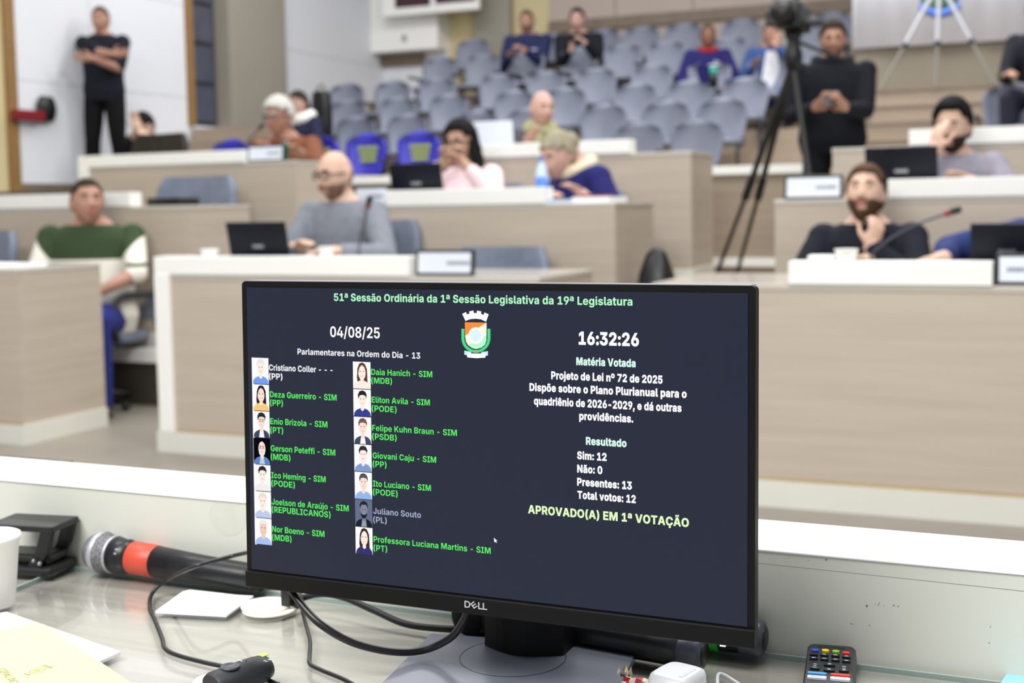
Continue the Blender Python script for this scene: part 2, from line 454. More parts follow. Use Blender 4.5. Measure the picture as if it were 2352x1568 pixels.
Yb = Y3C + 0.22
p1 = at_depth(560, 345, Yb)
desk_mic('short black microphone at the white haired man\'s mouth', (p1.x, Yb, Z3L), [at_depth(566, 330, Yb), at_depth(580, 312, Yb), at_depth(594, 297, Yb)])

def cup(label, x, y, Y, z, r, h, m='white'):
    p = at_depth(x, y, Y)
    o = MB().lathe([(r * .74, 0), (r, h), (r * 1.06, h), (r * 1.06, h + .003), (r * .94, h + .003), (r * .68, 0.004)], n=20).build('cup', M[m], None)
    o.location = (p.x, Y, z)
    tag(o, label, 'cup', 'cups on the desks')
cup('white cup on front row desk left of the dark laptop', 482, 575, Y1C + .06, Z1C + 0.085, 0.045, 0.03)
cup('small white cup under the bald man\'s hand', 748, 580, Y1C + .05, Z1C + 0.085, 0.034, 0.04)
cup('white cup in front of the man in black', 1944, 598, Y1R + .05, Z1R + 0.085, 0.042, 0.04)
p1 = at_depth(1900, 596, Y1R + .3)
bxo = MB().box(-0.05, 0.05, 0, 0.08, 0, 0.10).build('carton', M['white'], None, 0.004)
bxo.location = (p1.x, Y1R + .16, Z1R)
tag(bxo, 'white carton with green base left of the white cup on the right', 'carton')
MB().box(-0.0505, 0.0505, -0.0005, 0.0805, 0.06, 0.085).build('green_band', mat('leaf_green', (40, 92, 58)), bxo)
# water bottle
M['bottle'] = mat('bottle_plastic', (196, 214, 232), 0.15, 0.03, 10)
M['bottle_label'] = mat('blue_label', (64, 120, 214), 0.4, 0.06, 30)
p1 = at_depth(1245, 436, Y2C + .15)
t = thing('water_bottle', 'plastic water bottle with blue label left of the blonde woman', 'bottle', (p1.x, Y2C + .15, Z2C))
MB().lathe([(0.03, 0), (0.033, 0.01), (0.033, 0.15), (0.026, 0.19), (0.013, 0.215), (0.013, 0.225)], n=20).build('body', M['bottle'], t)
MB().lathe([(0.0336, 0.05), (0.0336, 0.14), (0.033, 0.14), (0.033, 0.05)], n=20).build('label', M['bottle_label'], t)
MB().lathe([(0.0, 0.225), (0.0145, 0.225), (0.0145, 0.243), (0.0, 0.243)], n=16).build('cap', M['bottle_label'], t)
# papers
def sheet(label, pts, z, m='paper', th=0.002, name='paper_sheet', group=None, parent=None):
    poly = [(p[0], p[1]) for p in pts]
    o = MB().prism(poly, Matrix.Translation((0, 0, 0)), th).build(name, M[m], parent, fix=True)
    o.location.z = z
    if not parent: tag(o, label, 'paper', group)
    return o
zl = zd(45, 617, Y1L)
sheet('white papers spread on the far left front desk', [(-5.62, 4.93), (-4.98, 4.90), (-4.95, 5.2), (-5.55, 5.3)], zl, th=0.012)
q = [at_depth(1312, 463, Y2C + .02).x, at_depth(1398, 463, Y2C + .02).x]
o = sheet('white papers under the blonde woman\'s arm', [(q[0], Y2C + .03), (q[1], Y2C + .03), (q[1] + .02, Y2C + .26), (q[0], Y2C + .26)], Z2C, th=0.03)
MB().box(q[0] + .02, q[1] - .05, Y2C + .09, Y2C + .25, 0.0302, 0.04).build('red_folder', M['red'], o)
q = [xd(1255, 460, Y2C), xd(1310, 460, Y2C)]
o = sheet('teal and white booklet beside the blue label bottle', [(q[0], Y2C + .01), (q[1], Y2C + .01), (q[1], Y2C + .2), (q[0], Y2C + .2)], Z2C, th=0.02, m='bottle', name='booklet')
tl = xd(300, 465, Y2C)
o = MB().box(tl + .02, xd(382, 465, Y2C), Y2C + .12, Y2C + .32, Z2L, Z2L + .05).build('keyboard_case', M['black'], None, .006)
tag(o, 'flat black case on the left second row desk in front of the grey chair', 'case')
o = MB().lathe([(0.0, 0), (.03, 0), (.03, .11), (.01, .14), (0, .14)], n=14).build('green_bottle', mat('bottle_green', (38, 84, 58), .3), None)
p1 = at_depth(655, 365, Y3C + .1)
o.location = (p1.x, Y3C + .1, Z3L); tag(o, 'small green bottle right of the rear left name plate', 'bottle')

# ================================================================== chairs
def office_chair(label, x, y, z, seat_h, rz, m='leather', wide=0.50, back=0.58, group='desk armchairs', arms=True):
    t = thing('office_chair', label, 'office chair', (x, y, z), rz, group)
    k = MB()
    T = Matrix.Translation((0, -0.22, seat_h + 0.06)) @ Matrix.Rotation(0.16, 4, 'X')
    def slab(mb, hw, h0, h1, y0, y1, n=9):
        rings = []
        for j in range(n + 1):
            f = j / n; z_ = h0 + (h1 - h0) * f
            ww = hw * (1 - 0.12 * abs(2 * f - 1) ** 3) * (1 if f < .97 else .93)
            prof = []
            for i in range(24):
                a = 2 * PI * i / 24; cx, sy = math.cos(a), math.sin(a)
                px_ = math.copysign(abs(cx) ** 0.35, cx) * ww; py_ = math.copysign(abs(sy) ** 0.5, sy)
                bow = 0.05 * (px_ / hw) ** 2
                prof.append(T @ Vector((px_, (y0 + y1) / 2 + py_ * (y1 - y0) / 2 + bow, z_)))
            rings.append(prof)
        mb.loft(rings)
    slab(k, wide / 2, 0.0, back, -0.09, 0.0)
    ob = k.build('backrest', M[m], t)
    rb = MB()
    for j in range(4):
        xx = (-0.3 + 0.2 * j) * wide
        rb.tube([T @ Vector((xx, 0.0, back * .25)), T @ Vector((xx, 0.006, back * .6)), T @ Vector((xx, 0.0, back * .93))], 0.008, 8)
    rb.build('stitched_rib', M[m], ob)
    s = MB()
    s.loft([[Vector((math.copysign(abs(math.cos(2 * PI * i / 24)) ** .5, math.cos(2 * PI * i / 24)) * .25 * q, .02 + math.copysign(abs(math.sin(2 * PI * i / 24)) ** .5, math.sin(2 * PI * i / 24)) * .25 * q, zz)) for i in range(24)] for zz, q in ((seat_h - .07, .86), (seat_h - .05, 1), (seat_h - .01, 1), (seat_h, .9))])
    s.build('seat', M[m], t)
    if arms:
        for sx in (-1, 1):
            MB().tube(smooth_path([(sx * .27, -.2, seat_h + .03), (sx * .29, -.2, seat_h + .19), (sx * .29, .0, seat_h + .22), (sx * .29, .16, seat_h + .2), (sx * .29, .2, seat_h + .08), (sx * .26, .14, seat_h - .04)], 6), 0.022, 10).build('armrest', M['chair_dark'], t)
    MB().tube([(0, 0, .05), (0, 0, seat_h - .06)], .03, 12).build('column', M['black'], t)
    fb = MB()
    for j in range(5):
        a = 2 * PI * j / 5 + .3
        fb.tube([(0, 0, .085), (.26 * math.cos(a), .26 * math.sin(a), .055)], [.028, .016], 8)
        fb.ball((.27 * math.cos(a), .27 * math.sin(a), .028), .027, n=10, k=6)
    fb.build('star_base', M['black'], t)
    return t
def chair_at(label, xl, xr, ytop, Y, z, rz=PI, **kw):
    L, R_ = at_depth(xl, ytop, Y), at_depth(xr, ytop, Y)
    back = 0.6
    sh = L.z - z - 0.06 - back * math.cos(.16)
    return office_chair(label, (L.x + R_.x) / 2, Y - 0.28, z, sh, rz, wide=R_.x - L.x, back=back, **kw)
chair_at('empty grey leather chair behind the monitor\'s top edge', 1035, 1262, 568, Y1C + 1.0, 0)
chair_at('empty grey leather chair on the left behind the flat black case', 356, 540, 408, Y2C + 1.02, .335)
chair_at('grey leather chair cut off at the left edge', -120, 32, 532, Y1L + .98, 0)
chair_at('black chair in front of the man bowing his head', 300, 428, 310, Y3C + 1.2, .655, m='black')

# ------------------------------------------------------------------ gallery chairs
def shell(mb, hw, h, th=0.022):
    n, k = 12, 10
    T = Matrix.Rotation(0.12, 4, 'X')
    front, backv = [], []
    for j in range(k + 1):
        f = j / k
        wf = hw * (0.78 + 0.22 * math.sin(PI * min(1, f * 1.4) * .5)) * (1 if f < .62 else math.sqrt(max(0.0, 1 - ((f - .62) / .38) ** 2 * .62)))
        rowf, rowb = [], []
        for i in range(n + 1):
            u = 2 * i / n - 1
            zz = h * f - (0.05 * u * u * (f > .8) * (f - .8) / .2)
            yy = 0.075 * u * u - 0.02 * math.sin(PI * f)
            rowf.append(T @ Vector((u * wf, yy, zz))); rowb.append(T @ Vector((u * wf, yy - th, zz)))
        front.append(rowf); backv.append(rowb)
    vs = [p for r in front for p in r] + [p for r in backv for p in r]
    N = (n + 1) * (k + 1); fs = []
    for j in range(k):
        for i in range(n):
            a = j * (n + 1) + i
            fs.append((a, a + 1, a + n + 2, a + n + 1)); fs.append((N + a, N + a + n + 1, N + a + n + 2, N + a + 1))
    edge = [j * (n + 1) for j in range(k + 1)] + [k * (n + 1) + i for i in range(1, n + 1)] + [j * (n + 1) + n for j in range(k - 1, -1, -1)] + [i for i in range(n - 1, 0, -1)]
    for a, b in zip(edge, edge[1:] + edge[:1]):
        fs.append((a, b, N + b, N + a))
    mb.add(vs, fs, 0, True)
def gallery_chair():
    t = thing('gallery_chair', '', 'chair', (0, 0, 0), PI, 'grey chairs of the public gallery')
    m = MB(); shell(m, 0.232, 0.41)
    o = m.build('backrest', M['chair'], t, fix=True); o.location = (0, -0.2, GSEAT - 0.405)
    s = MB()
    s.loft([[Vector((math.copysign(abs(math.cos(2 * PI * i / 20)) ** .6, math.cos(2 * PI * i / 20)) * .215 * q, .02 + math.copysign(abs(math.sin(2 * PI * i / 20)) ** .6, math.sin(2 * PI * i / 20)) * .22 * q, zz)) for i in range(20)] for zz, q in ((.30, .8), (.315, 1), (.345, 1), (.352, .9))])
    s.build('seat', M['chair'], t)
    for sx in (-1, 1):
        MB().tube(smooth_path([(sx * .19, -.2, .36), (sx * .2, -.1, .30), (sx * .2, .05, .29), (sx * .2, .08, 0.0)], 5), .016, 8).build('leg', M['chair_dark'], t)
    MB().box(.236, .262, -.2, .14, .46, .49).box(.242, .256, -.18, -.12, .0, .46).build('armrest', M['chair_dark'], t, .006)
    return t
proto = gallery_chair(); first = [True]   # first placed: a plain chair
def place_gchair(x, y, k, label):
    p = at_depth(x, y, GY[k])
    z = GZ[k]
    if first[0]:
        first[0] = False; proto.location = (p.x, GY[k] - 0.24, z); proto['label'] = label
        return proto
    return dup(proto, (p.x, GY[k] - 0.24, z), label)
ORD = ('leftmost', 'second from left', 'third from left', 'fourth from left', 'fifth from left', 'sixth from left', 'seventh from left', 'eighth from left', 'ninth from left', 'tenth from left')
ROWS = ('front gallery row', 'second gallery row', 'third gallery row', 'fourth gallery row', 'fifth gallery row', 'top gallery row')
seats = {
    0: [(538, 315, 1), (640, 310, 0), (738, 306, 1), (847, 304, 1), (967, 302, 1), (1470, 289, 0), (1604, 284, 0)],
    1: [(716, 252, 0), (822, 247, 0), (941, 246, 0), (1100, 240, 0), (1218, 236, 0), (1390, 229, 0), (1533, 225, 0), (1662, 218, 0)],
    2: [(803, 200, 0), (918, 197, 0), (1035, 193, 0), (1185, 187, 0), (1302, 181, 0), (1462, 178, 0), (1584, 164, 0), (1714, 160, 0)],
    3: [(800, 158, 0), (906, 153, 0), (1008, 149, 0), (1148, 140, 0), (1258, 138, 0), (1372, 130, 0), (1500, 104, 0), (1632, 112, 0), (1768, 104, 0)],
    4: [(1014, 96, 0), (1112, 92, 0), (1212, 86, 0), (1333, 80, 0), (1434, 66, 0), (1532, 65, 0), (1673, 62, 0), (1858, 72, 0)],
    5: [(1090, 62, 0), (1272, 50, 0), (1387, 42, 0), (1476, 37, 0), (1572, 32, 0), (1705, 20, 0), (1912, 8, 0)],
}
word = mat('lime_print_small', (150, 170, 120), 0.6, 0.05, 14)
for k, lst in reversed(list(seats.items())):
    for i, (x, y, blue) in enumerate(lst):
        lb = ('gallery chair under a blue printed cover, ' if blue else 'grey plastic gallery chair, ') + ORD[i] + ' of the ' + ROWS[k]
        c = place_gchair(x, y, k, lb)
        if k == 0 and x < 1000: c.scale = (.86, 1, 1)
        if blue:
            c['group'] = 'chairs with blue printed covers'
            m = MB(); shell(m, 0.246, 0.41, 0.055)
            o = m.build('seat_cover', M['blue_cover'], c, fix=True); o.location = (0, -0.185, GSEAT - 0.395)
            g = MB()
            for r_ in range(3):
                xx = -0.13 + 0.01 * r_
                while xx < 0.12 - 0.03 * r_:
                    ww = 0.018 + 0.014 * random.random()
                    g.box(xx, xx + ww, 0.0, 0.004, 0.245 - .055 * r_, 0.285 - .055 * r_); xx += ww + .006
            T = Matrix.Rotation(0.12, 4, 'X') @ Matrix.Translation((0, 0.008, 0))
            g.v = [T @ p for p in g.v]
            g.build('print', M['lime'], o)
place = at_depth(2330, 190, 10.6)
c = dup(proto, (place.x, 10.36, GZ[0]), 'grey gallery chair cut off at the right edge beside the stair')
c.location.z = place.z - GSEAT
pl = at_depth(2316, 270, 10.0)
c = dup(proto, (pl.x + .25, 9.76, pl.z - GSEAT), 'grey chair low at the right edge behind the rear right desk')

# banner with the city emblem and the light tripod in front
ban = thing('banner', 'white cloth banner with green and blue emblem hanging at upper right', 'banner', (-1.2, 12.3, 2.6))
bl, br = at_depth(1958, 112, 12.3), at_depth(2420, 86, 12.3)
nb = 40; vs = []; fs = []
for i in range(nb + 1):
    f = i / nb; x = bl.x + (br.x - bl.x) * f
    for j in range(2):
        y = 0.012 * math.sin(f * 22) + 0.006 * math.sin(f * 51)
        vs.append(Vector((x + 1.2, y, (bl.z - 2.6 + (br.z - bl.z) * f) if j == 0 else 1.6)))
for i in range(nb): fs.append((2 * i, 2 * i + 2, 2 * i + 3, 2 * i + 1))
o = MB().add(vs, fs, 0, True).build('cloth', mat('banner_cloth', (226, 229, 240), .8, .015, 4), ban)
so = o.modifiers.new('thickness', 'SOLIDIFY'); so.thickness = 0.004
M['ribbon'] = mat('ribbon_blue', (62, 104, 196), .5)
M['leaf'] = mat('emblem_green', (78, 118, 92), .6, .25, 40)
e0, e1, e2 = at_depth(2112, 16, 12.27), at_depth(2158, 32, 12.27), at_depth(2204, 14, 12.27)
rel = lambda p: p - Vector((-1.2, 12.3, 2.6))
MB().loft([[rel(p) + Vector((0, -.004, s_ * .035)) if a_ else rel(p) + Vector((0, .004, s_ * .035)) for a_, s_ in ((1, -1), (1, 1), (0, 1), (0, -1))] for p in smooth_path([e0, e1, e2], 8)]).build('ribbon', M['ribbon'], ban, fix=True)
gc = rel(at_depth(2157, -6, 12.28))
MB().lathe([(0.0, -.004), (.16, -.004), (.16, .004), (0, .004)], T=Matrix.Translation(gc) @ Matrix.Rotation(PI / 2, 4, 'X'), n=28).build('laurel', M['leaf'], ban)
M['palegrey'] = mat('pale_grey_metal', (196, 198, 208), .4, .03, 20)
M['legdark'] = mat('tripod_lower_leg', (140, 138, 134), .5, .05, 20)
tz = GZ[0] + 0.9
ap = at_depth(2158, -40, 11.6); base_z = 0.66 + 0.16 * 9
t = thing('light_stand', 'pale grey tripod stand in front of the white banner', 'tripod', (ap.x, 11.6, base_z))
o_ = Vector((ap.x, 11.6, base_z))
for (x, y) in ((2022, 190), (2150, 200), (2284, 175)):
    foot = at_depth(x, y, 11.55); foot.z = base_z
    lg = MB().tube([ap - o_, (ap - o_) * .42 + (foot - o_) * .58], .018, 10).build('leg', M['palegrey'], t)
    MB().tube([(ap - o_) * .44 + (foot - o_) * .56, foot - o_], .012, 10).build('lower_leg', M['legdark'], lg)
    MB().ball((ap - o_) * .42 + (foot - o_) * .58, .028, n=10, k=6).build('clamp', M['chair_dark'], lg)
MB().tube([ap - o_ - Vector((0, 0, .1)), ap - o_ + Vector((0, 0, .5))], .02, 10).build('pole', M['palegrey'], t)

# video camera on its tripod in the aisle
Yt = 7.5
hd = at_depth(1822, 95, Yt); t0 = Vector((hd.x, Yt, 0.655))
t = thing('camera_tripod', 'tall black tripod standing in the aisle beside the man in the black hoodie', 'tripod', t0)
top = hd - t0
feet = [at_depth(1643, 603, 7.85), at_depth(1896, 470, 7.15), at_depth(1692, 572, 8.2)]
for f in feet:
    f = Vector((f.x, f.y, 0.655)) - t0
    a = top + Vector((0, 0, -0.12)); mid = a.lerp(f, .55)
    lg = MB().tube([a, mid], .019, 10).tube([mid, f + Vector((0, 0, .03))], .013, 10).build('leg', M['black'], t)
    MB().tube([a.lerp(f, .5), a.lerp(f, .6)], .026, 10).build('leg_lock', M['black'], lg)
    MB().ball(f + Vector((0, 0, .028)), .028, n=12, k=8).build('rubber_foot', M['chair_dark'], lg)
MB().lathe([(0, -.16), (.045, -.16), (.055, -.08), (.04, -.03), (.03, .0), (.05, .03), (.05, .06), (0, .06)], T=Matrix.Translation(top)).build('fluid_head', M['black'], t)
MB().tube([top + Vector((.02, .04, 0)), top + Vector((.25, .35, -.1))], .011, 8).build('pan_handle', M['black'], t)
c0 = t0 + top + Vector((0, 0, .06))
t = thing('video_camera', 'black video camera on the tripod, cut off by the top edge', 'video camera', c0)
MB().box(-.07, .07, -.16, .18, .0, .15).build('body', M['black'], t, .012)
MB().lathe([(.0, 0), (.05, 0), (.05, .11), (.062, .12), (.062, .15), (0, .15)], T=Matrix.Translation((-.01, -.15, .075)) @ Matrix.Rotation(PI / 2, 4, 'X')).build('lens', M['black'], t)
MB().box(-.15, -.07, -.05, .06, .03, .12).build('viewfinder', M['black'], t, .01)
MB().box(.06, .16, -.03, .12, .03, .06).build('side_plate', M['chair_dark'], t, .008)
MB().tube(smooth_path([(0, -.1, .15), (0, -.1, .21), (0, .1, .21), (0, .1, .15)], 5), .014, 8).build('handle', M['black'], t)
MB().ball((0.0, -.12, .18), .03, n=10, k=8).build('microphone_tip', M['plate_face'], t)

# bags
p1 = at_depth(1508, 640, 6.4)
t = thing('backpack', 'black bag standing on the floor at the end of the second row desk', 'bag', (p1.x, 6.4, .335))
MB().loft([[Vector((math.copysign(abs(math.cos(2 * PI * i / 20)) ** .6, math.cos(2 * PI * i / 20)) * wx, math.copysign(abs(math.sin(2 * PI * i / 20)) ** .6, math.sin(2 * PI * i / 20)) * .10 * (wx / .11), zz)) for i in range(20)] for zz, wx in ((0, .10), (.02, .12), (.25, .115), (.46, .085), (.56, .05), (.59, .02))]).build('bag_body', M['black'], t)
MB().tube(smooth_path([(-.06, -.05, .44), (-.12, -.09, .3), (-.14, -.1, .1), (-.1, -.1, .02)], 6), .012, 8).build('strap', M['black'], t)
p1 = at_depth(738, 210, GY[1] - .30)
hb = p1.z - GZ[1] - .354
t = thing('shoulder_bag', 'black bag standing on a gallery seat behind the woman with dark hair', 'bag', (p1.x, GY[1] - .30, GZ[1] + .3535))
MB().loft([[Vector((math.copysign(abs(math.cos(2 * PI * i / 20)) ** .5, math.cos(2 * PI * i / 20)) * wx, math.copysign(abs(math.sin(2 * PI * i / 20)) ** .5, math.sin(2 * PI * i / 20)) * .07, zz)) for i in range(20)] for zz, wx in ((0, .09), (.02, .10), (hb * .7, .10), (hb * .95, .085), (hb, .06))]).build('bag_body', M['black'], t)
MB().tube(smooth_path([(-.05, 0, hb * .95), (-.03, 0, hb + .05), (.03, 0, hb + .05), (.05, 0, hb * .95)], 5), .008, 8).build('strap', M['black'], t)
p1 = at_depth(1648, 205, 12.15)
t = thing('drink_bottle', 'dark bottle with teal cap wedged between two gallery chairs', 'bottle', (p1.x, 12.0, p1.z))
MB().lathe([(0, 0), (.04, 0), (.042, .1), (.035, .13), (0, .13)], n=16).build('body', M['black'], t)
MB().lathe([(0, .125), (.036, .125), (.036, .19), (0, .19)], n=16).build('cap', mat('teal_cap', (32, 160, 136)), t)

# ================================================================== the rostrum in the foreground
ZG = 0.725                                   # top of the glass sheet everything stands on
M['rostrum'] = mat('rostrum_laminate', (173, 169, 161), 0.3, 0.12, 2.2, stretch=(1.2, 30, 12), coat=0.9)
M['upstand'] = mat('upstand_laminate', (203, 204, 195), 0.5, 0.02, 4)
M['ledge_white'] = mat('ledge_gloss_white', (244, 245, 246), 0.35, 0.005, 4)
M['scuff'] = mat('scuff_mark', (120, 118, 110), 0.8, 0.2, 60)
ros = thing('rostrum_desk', 'pale laminate rostrum desk with white topped upstand carrying the monitor', 'desk', (-0.6, 1.0, 0))
MB().box(-1.9, 1.2, -0.68, 0.215, ZG - 0.045, ZG - 0.006).build('desktop', M['rostrum'], ros)
MB().box(-1.9, 1.2, 0.215, 0.325, 0.02, 0.822).build('upstand', M['upstand'], ros)
MB().box(-1.9, 1.2, 0.213, 0.329, 0.822, 0.8237).build('ledge', M['ledge_white'], ros, 0.0004)
MB().box(-1.9, 1.2, 0.0, 0.2, 0.0, 0.68).build('support', M['upstand'], ros)
sc = MB()
for (x, y, r) in ((1898, 1285, 1.6), (1857, 1287, .7), (1991, 1391, 1.8), (2018, 1388, .9), (2020, 1384, .7), (2053, 1390, 1.4), (2063, 1392, 1), (1955, 1432, 1.2), (1960, 1433, .9), (1997, 1436, .9), (2275, 1439, .9), (2272, 1476, 1), (2010, 1387, .6), (2030, 1391, .6)):
    p = at_depth(x, y, 1.215)
    sc.prism([(r * .0006 * math.cos(a), r * .0007 * math.sin(a)) for a in (0, 1.1, 2, 3.2, 4, 5.3)], Matrix.Translation((p.x + .6, .2151, p.z)) @ Matrix.Rotation(PI / 2, 4, 'X'), .0003)
p, q = at_depth(1740, 1293, 1.215), at_depth(2352, 1358, 1.215)
sc.prism([(0, 0), (q.x - p.x, q.z - p.z), (q.x - p.x, q.z - p.z + .0005), (0, .0003)], Matrix.Translation((p.x + .6, .2151, p.z)) @ Matrix.Rotation(PI / 2, 4, 'X'), .0002)
sc.build('scuff_marks', M['scuff'], ros)
p = at_depth(522, 1186, 1.215)
MB().prism([(.026 * math.cos(2 * PI * i / 30), .023 * math.sin(2 * PI * i / 30)) for i in range(30)], Matrix.Translation((p.x + .6, .2150, p.z)) @ Matrix.Rotation(PI / 2, 4, 'X'), .0002).build('round_smudge', mat('faint_smudge', (198, 199, 189), .6, .03, 60), ros)
# glass cover: clear, with a green edge
gm = bpy.data.materials.new('clear_glass_sheet'); gm.use_nodes = True
nt = gm.node_tree; nt.nodes.remove(nt.nodes['Principled BSDF'])
tr, gl, mx, fr = (nt.nodes.new(n) for n in ('ShaderNodeBsdfTransparent', 'ShaderNodeBsdfGlossy', 'ShaderNodeMixShader', 'ShaderNodeFresnel'))
tr.inputs[0].default_value = (0.985, 0.988, 0.985, 1); gl.inputs['Roughness'].default_value = 0.04; fr.inputs[0].default_value = 1.5
ge, mm = nt.nodes.new('ShaderNodeNewGeometry'), nt.nodes.new('ShaderNodeMath'); mm.operation = 'MULTIPLY_ADD'; mm.inputs[1].default_value = -1; mm.inputs[2].default_value = 1
m2 = nt.nodes.new('ShaderNodeMath'); m2.operation = 'MULTIPLY'
nt.links.new(ge.outputs['Backfacing'], mm.inputs[0]); nt.links.new(mm.outputs[0], m2.inputs[0]); nt.links.new(fr.outputs[0], m2.inputs[1])
nt.links.new(m2.outputs[0], mx.inputs[0]); nt.links.new(tr.outputs[0], mx.inputs[1]); nt.links.new(gl.outputs[0], mx.inputs[2])
nt.links.new(mx.outputs[0], nt.nodes['Material Output'].inputs[0])
M['glass_edge'] = mat('green_glass_edge', (178, 200, 194), 0.2, 0.05, 20)
g0 = on_level(45, 1345, ZG); g1 = on_level(160, 1297, ZG); g2 = on_level(2310, 1550, ZG)
gt = thing('glass_sheet', 'clear glass sheet with green edge covering the rostrum desk', 'glass', (0, 0, ZG - .006))
xl0, xl1, yb = g1.x - (g1.y - 0.32) * (g0.x - g1.x) / (g0.y - g1.y), g1.x, 1.204
xl0 = max(xl0, -1.45)
MB().prism([(xl0, 0.32), (0.62, 0.32), (0.62, yb), (xl1, yb)], Matrix.Translation((0, 0, 0.0008)), 0.0050).build('pane', gm, gt, fix=True)
eg = MB().box(xl1, 0.62, yb, yb + 0.0025, 0, .0058)
eg.prism([(xl0 - .0025, 0.32), (xl0, 0.32), (xl1, yb), (xl1 - .0025, yb)], Matrix.Identity(4), 0.0058)
eg.build('edge', M['glass_edge'], gt, fix=True)
p1, p2 = at_depth(0, 1056, 1.36), at_depth(133, 1068, 1.36)
o = MB().box(-1.9 - p2.x, 0, 0, .03, -.8, p2.z - .8 + .8 - p2.z).build('lectern_board', M['chair_dark'], None)
bm = bmesh.new(); bmesh.ops.create_cube(bm, size=1.0)
for v in bm.verts: v.co = Vector(((v.co.x - .5) * 0.9, v.co.y * .03, (v.co.z - .5) * p2.z))
bm.to_mesh(o.data); bm.free()
o.location = (p2.x, 1.375, p2.z)
tag(o, 'dark edge of an upright board just behind the white ledge, far left', 'board')

# ------------------------------------------------------------------ computer monitor
SC = Vector((-0.7126, 0.9957, 0.8195)); TILT = math.asin(0.0245)
mon = thing('computer_monitor', 'black flat computer monitor showing the voting result screen', 'monitor', SC, rot=(-TILT, 0, 0))
MI = (Matrix.Translation(SC) @ Euler((-TILT, 0, 0)).to_matrix().to_4x4()).inverted()
ex, ez = Vector((1, 0, 0)), Vector((0, math.sin(TILT), math.cos(TILT)))
en = ex.cross(ez)
def on_screen(x, y):
    d = sight(x, y); k = (SC - EYE).dot(en) / d.dot(en)
    q = EYE + d * k - SC
    return q.dot(ex), q.dot(ez)
SW, SH = 0.476, 0.2678
bz = MB()
def rrect(x0, x1, z0, z1, r, y, n=5):
    pts = []
    for cx, cz, a0 in ((x1 - r, z1 - r, 0), (x0 + r, z1 - r, PI / 2), (x0 + r, z0 + r, PI), (x1 - r, z0 + r, 1.5 * PI)):
        for i in range(n + 1):
            a = a0 + PI / 2 * i / n
            pts.append(Vector((cx + r * math.cos(a), y, cz + r * math.sin(a))))
    return pts
ox0, ox1, oz0, oz1 = -0.0058, SW + 0.0060, -0.0165, SH + 0.0058
bz.loft([rrect(ox0, ox1, oz0, oz1, .004, 0.0008), rrect(ox0, ox1, oz0, oz1, .004, 0.012), rrect(ox0 + .003, ox1 - .003, oz0 + .003, oz1 - .003, .004, 0.022), rrect(.10, SW - .10, .05, .22, .01, .048)], smooth=False)
bz.build('housing', M['bezel'], mon, fix=True)
MB().box(ox0 - .0003, ox1 + .0003, -.0028, .012, oz0 - .0003, -0.0012).build('chin', M['bezel'], mon, 0.0012)
ft = MB().box(ox0 + .004, ox1 - .004, .0005, .021, oz1, oz1 + .0006)
ft.build('top_rim', M['steel'], mon)
sb = MB().box(0, SW, 0.0, 0.0006, 0, SH)
sm = bpy.data.materials.new('lit_lcd_background'); sm.use_nodes = True
pb = sm.node_tree.nodes['Principled BSDF']
pb.inputs['Base Color'].default_value = (.004, .004, .005, 1); pb.inputs['Roughness'].default_value = .38; pb.inputs['Specular IOR Level'].default_value = .2
pb.inputs['Emission Color'].default_value = lin(31, 37, 56); pb.inputs['Emission Strength'].default_value = 1.0
screen = sb.build('screen', sm, mon)

